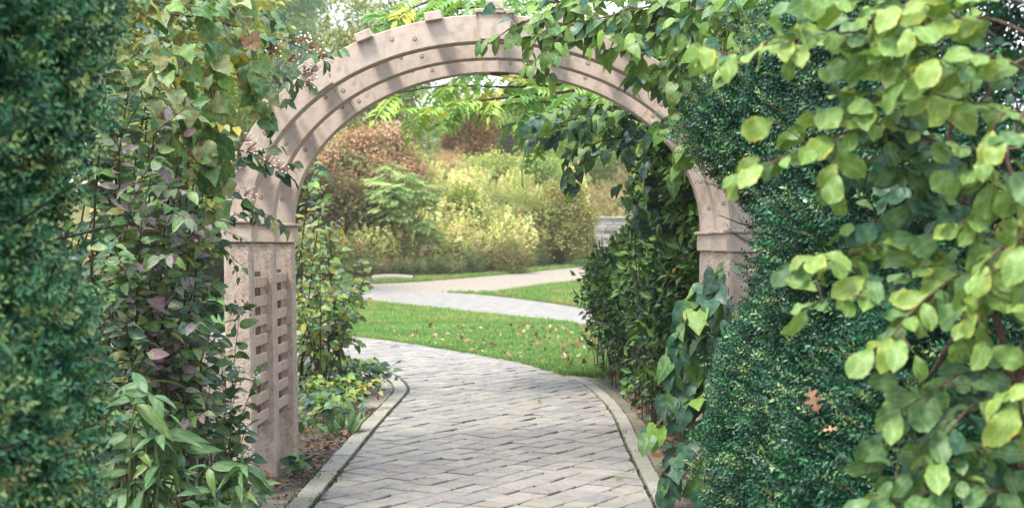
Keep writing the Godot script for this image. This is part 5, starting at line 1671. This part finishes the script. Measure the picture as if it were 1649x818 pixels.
# ---------------------------------------------------------------- the near shrub on the right
func build_witch_hazel() -> void:
	var at := Vector3(1.36, 0, -3.85)
	var wz := plant("witch_hazel", "near shrub with broad scalloped yellow green leaves at the right", "shrub", at, mats.bark)
	var main := [[[1650, 818, 3.9], [1636, 640, 3.9], [1600, 500, 3.85], [1560, 340, 3.8], [1528, 220, 3.75], [1545, 120, 3.7]], [[1636, 640, 3.9], [1660, 480, 3.8], [1640, 320, 3.7], [1600, 220, 3.6], [1585, 120, 3.6]], [[1600, 500, 3.85], [1540, 540, 3.8], [1500, 600, 3.7]], [[1600, 500, 3.85], [1650, 420, 3.5], [1700, 300, 3.4]]]
	branch(wz, PackedVector3Array([at, at + Vector3(0.02, 0.3, 0), wp(1650, 818, 3.9)]), 0.02, 0.016, "stem")
	for l in main:
		branch(wz, smooth(pts(l)), 0.0135, 0.006)
	var sprays := [
		[[[1545, 120, 3.6], [1440, 60, 3.5], [1340, 55, 3.45], [1240, 72, 3.4], [1160, 92, 3.4]], 1, 0.06],
		[[[1530, 200, 3.6], [1440, 160, 3.5], [1370, 170, 3.5], [1310, 185, 3.5], [1285, 205, 3.5]], 0, 0.055],
		[[[1530, 240, 3.6], [1430, 200, 3.5], [1340, 222, 3.45], [1260, 255, 3.4], [1200, 278, 3.4]], 0, 0.06],
		[[[1600, 60, 3.5], [1500, 10, 3.4], [1400, 0, 3.4], [1300, 10, 3.4]], 1, 0.045],
		[[[1660, 60, 3.3], [1580, 30, 3.3], [1480, 50, 3.3], [1410, 80, 3.3]], 1, 0.045],
		[[[1660, 120, 3.3], [1590, 90, 3.2], [1520, 100, 3.2], [1460, 130, 3.2]], 1, 0.045],
		[[[1660, 10, 3.2], [1560, -10, 3.2], [1440, 20, 3.3]], 1, 0.045],
		[[[1600, 220, 3.5], [1560, 170, 3.4], [1500, 150, 3.3], [1440, 105, 3.3]], 1, 0.05],
		[[[1560, 330, 3.7], [1480, 290, 3.6], [1430, 250, 3.5], [1390, 262, 3.5]], 2, 0.05],
		[[[1590, 300, 3.7], [1530, 250, 3.6], [1470, 220, 3.6], [1430, 210, 3.6]], 2, 0.05],
		[[[1580, 400, 3.7], [1500, 330, 3.6], [1440, 345, 3.6], [1400, 360, 3.6]], 3, 0.05],
		[[[1600, 460, 3.8], [1500, 400, 3.7], [1410, 405, 3.6], [1330, 420, 3.5], [1285, 425, 3.5]], 0, 0.055],
		[[[1600, 470, 3.8], [1520, 470, 3.6], [1440, 470, 3.5], [1350, 480, 3.45], [1300, 492, 3.4]], 1, 0.055],
		[[[1620, 480, 3.7], [1560, 440, 3.5], [1490, 480, 3.4], [1430, 545, 3.35], [1405, 562, 3.35]], 1, 0.05],
		[[[1640, 470, 3.5], [1590, 440, 3.3], [1560, 480, 3.25], [1550, 540, 3.25]], 1, 0.05],
		[[[1660, 420, 3.3], [1610, 400, 3.2], [1580, 450, 3.2], [1575, 510, 3.2]], 1, 0.05],
		[[[1660, 300, 3.4], [1610, 280, 3.3], [1580, 330, 3.3], [1570, 390, 3.3]], 0, 0.05],
		[[[1660, 200, 3.3], [1620, 180, 3.2], [1590, 230, 3.2], [1600, 300, 3.2]], 0, 0.05],
		[[[1660, 160, 3.2], [1620, 240, 3.1], [1640, 330, 3.1], [1630, 430, 3.1]], 1, 0.055],
		[[[1500, 600, 3.7], [1460, 640, 3.6], [1430, 690, 3.5], [1410, 730, 3.5]], 2, 0.05],
		[[[1620, 600, 3.8], [1550, 600, 3.6], [1500, 630, 3.5], [1450, 660, 3.4]], 2, 0.05],
		[[[1620, 660, 3.7], [1570, 650, 3.5], [1530, 690, 3.4], [1500, 720, 3.4]], 2, 0.05],
		[[[1640, 700, 3.7], [1580, 720, 3.5], [1510, 740, 3.4], [1440, 770, 3.4]], 2, 0.05],
		[[[1640, 760, 3.7], [1570, 770, 3.5], [1500, 790, 3.4], [1420, 810, 3.4]], 2, 0.05],
		[[[1650, 800, 3.6], [1600, 790, 3.4], [1560, 830, 3.4]], 2, 0.05],
		[[[1640, 240, 3.8], [1560, 240, 3.8], [1480, 220, 3.7], [1420, 190, 3.6]], 2, 0.05],
		[[[1660, 330, 3.5], [1600, 320, 3.5], [1540, 370, 3.5], [1480, 380, 3.5]], 2, 0.05],
		[[[1660, -20, 3.5], [1580, -10, 3.5], [1500, 30, 3.5], [1420, 40, 3.5], [1350, 100, 3.5]], 0, 0.045],
		[[[1660, 90, 3.5], [1560, 130, 3.5], [1480, 100, 3.5], [1390, 100, 3.5]], 0, 0.045],
		[[[1660, 600, 3.3], [1640, 630, 3.1], [1645, 680, 3.1]], 1, 0.06],
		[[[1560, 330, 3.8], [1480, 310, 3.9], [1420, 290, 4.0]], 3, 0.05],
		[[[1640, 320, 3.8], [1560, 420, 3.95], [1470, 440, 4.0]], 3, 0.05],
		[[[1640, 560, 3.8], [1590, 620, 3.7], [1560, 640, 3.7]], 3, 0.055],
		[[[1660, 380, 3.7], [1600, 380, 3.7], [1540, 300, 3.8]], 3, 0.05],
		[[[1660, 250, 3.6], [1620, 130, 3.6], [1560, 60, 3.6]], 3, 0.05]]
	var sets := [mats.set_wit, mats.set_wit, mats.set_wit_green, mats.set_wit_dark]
	for s in sprays:
		var path := smooth(pts(s[0]))
		branch(wz, path, 0.0042, 0.0016)
		leaves_on(wz, path, sets[s[1]], s[2] * (0.58 if s[1] < 2 else 0.72), 0.054, 0.094, 0.25, 0.5, false, 0.1)
		side_twigs(wz, path, 0.1, 0.1, sets[s[1]], 0.045, 0.05, 0.088, 0.25, 0.5, 0.05, false, 0.15)
	grow(wz)

# ---------------------------------------------------------------- small loose things
func build_small_things() -> void:
	# a tan oak leaf caught in the right hedge
	var half := [[0.015, 0.0], [0.02, 0.14], [0.16, 0.2], [0.2, 0.3], [0.06, 0.36], [0.07, 0.44], [0.34, 0.5], [0.36, 0.62], [0.12, 0.6], [0.08, 0.68], [0.26, 0.84], [0.2, 0.9], [0.07, 0.86], [0.0, 1.0]]
	var oak := leaf_mesh(half, [0.0, 0.14, 0.2, 0.27, 0.34, 0.42, 0.48, 0.56, 0.6, 0.68, 0.76, 0.82, 0.88, 1.0], 0.15, 0.15)
	var om := leaf_mat(leaf_tex(31, c8(170, 126, 98), c8(196, 158, 130), c8(150, 104, 76), 0.5, c8(130, 90, 66), 0.1), 0.6, 0.2)
	var o := part("oak_leaf", oak, om, self)
	o.transform = lay(wp(1318, 666, 4.8), Vector3(-0.35, 0.9, 0.2), Vector3(-0.2, 0.2, 1), 0.092)
	tag(o, "tan lobed oak leaf caught upright in the face of the right box hedge", "leaf")
	o = part("oak_leaf", oak, om, self)
	o.transform = lay(wp(1322, 694, 4.8), Vector3(0.8, 0.25, 0.2), Vector3(0, 1, 0.4), 0.06)
	tag(o, "smaller brown leaf caught in the right box hedge below the tan oak leaf", "leaf")
	# fallen leaves on the lawn and the beds
	var flat := oval_leaf(5, 0.6, 0.8, 0.34, 0.2, 0.6, 0.3)
	var xs := []
	var cs := []
	while xs.size() < 330:
		var d := rr(16.2, 25.0)
		var x := rr(-2.6, 1.3)
		if Geometry2D.is_point_in_polygon(Vector2(x, d), path_poly) or Geometry2D.is_point_in_polygon(Vector2(x, d), road_poly): continue
		if d < 16.6 and x < 0.2: continue
		if rng.randf() < 0.5 and x < 0.0 and d > 21: continue
		xs.append(turned(Vector3(x, 0.045 + rr(0, 0.03), -d), Vector3(rr(-1, 1), 0.4, rr(-1, 1)), rr(0.045, 0.09)))
		cs.append(tint([lin(150, 122, 92), lin(138, 96, 72), lin(168, 150, 116), lin(176, 164, 142), lin(128, 84, 62)][rng.randi() % 5], 0.2))
	tag(mass("fallen_leaves", flat, mats.chip, xs, cs, self), "dry tan fallen leaves scattered over the lawn beside the path", "fallen leaves", "", "stuff")
	xs = []
	cs = []
	for i in 200:
		var d := rr(8.1, 16.8)
		var x := rr(0.9, 1.4) if i % 3 else rr(-2.0, -1.42)
		if i % 3: x -= 0.2 * smoothstep(13.5, 16.8, d)
		elif d > 14.0: continue
		xs.append(turned(Vector3(x, 0.015 + rr(0, 0.03), -d), Vector3(rr(-1, 1), 0.4, rr(-1, 1)), rr(0.035, 0.075)))
		cs.append(tint([lin(130, 98, 72), lin(112, 80, 60), lin(160, 132, 102), lin(140, 88, 58)][rng.randi() % 4], 0.25))
	tag(mass("leaf_litter", flat, mats.chip, xs, cs, self), "brown leaf litter lying on the soil of the beds on both sides", "leaf litter", "", "stuff")
	# single leaves and crumbs on the paving
	var spots := [[622, 770, "crumpled reddish brown leaf on the paving near the left kerb", 0.05, 0], [870, 744, "tan leaf bit on the paving in mid path", 0.035, 1], [1003, 782, "pinkish dry leaf lying on the paving near the right kerb", 0.045, 1], [744, 622, "yellowish leaf on the paving at the bend", 0.05, 2], [872, 655, "small pale leaf on the paving towards the right", 0.04, 2], [668, 782, "dark crumb of leaf right of the crumpled reddish leaf", 0.02, 0], [585, 804, "small dark chip on a paver near the left kerb", 0.02, 0], [694, 790, "tiny brown seed on the paving in the near left", 0.02, 0], [968, 674, "pale pink petal on the paving before the right kerb", 0.04, 1]]
	for s in spots:
		var d: float = 1.5 * FPX / (s[1] - 394.0)
		o = part("fallen_leaf", flat, [om, mats.leaf_pale, mats.leaf_yellow][s[4]], self)
		o.transform = turned(Vector3((s[0] - 852.0) / FPX * d, 0.034, -d), Vector3(rr(-1, 1), 0.25, rr(-1, 1)), s[3])
		tag(o, s[2], "leaf")
	# moss and tiny weeds in the joints beside the kerb
	var tuft := grass_tuft(9, 7, 0.025)
	xs = []
	cs = []
	for i in 520:
		var d := 7.8 + 9.0 * pow(rng.randf(), 1.6)
		var left := rng.randf() < 0.6
		var x := (-1.215 if left else 0.715) + rng.randfn() * 0.008
		if rng.randf() < 0.3: x = -1.36 + rng.randfn() * 0.02
		if d > 13.5: continue
		if FastNoiseLite.new().get_noise_2d(d * 90.0, x * 30.0) < -0.1: continue
		xs.append(turned(Vector3(x, 0.008, -d), Vector3(rr(-0.3, 0.3), 1, rr(-0.3, 0.3)), rr(0.5, 1.3)))
		cs.append(tint(lin(84, 98, 48), 0.3))
	tag(mass("joint_moss", tuft, mats.grass, xs, cs, self), "moss and tiny grass in the joints along the kerbs", "moss", "", "stuff")
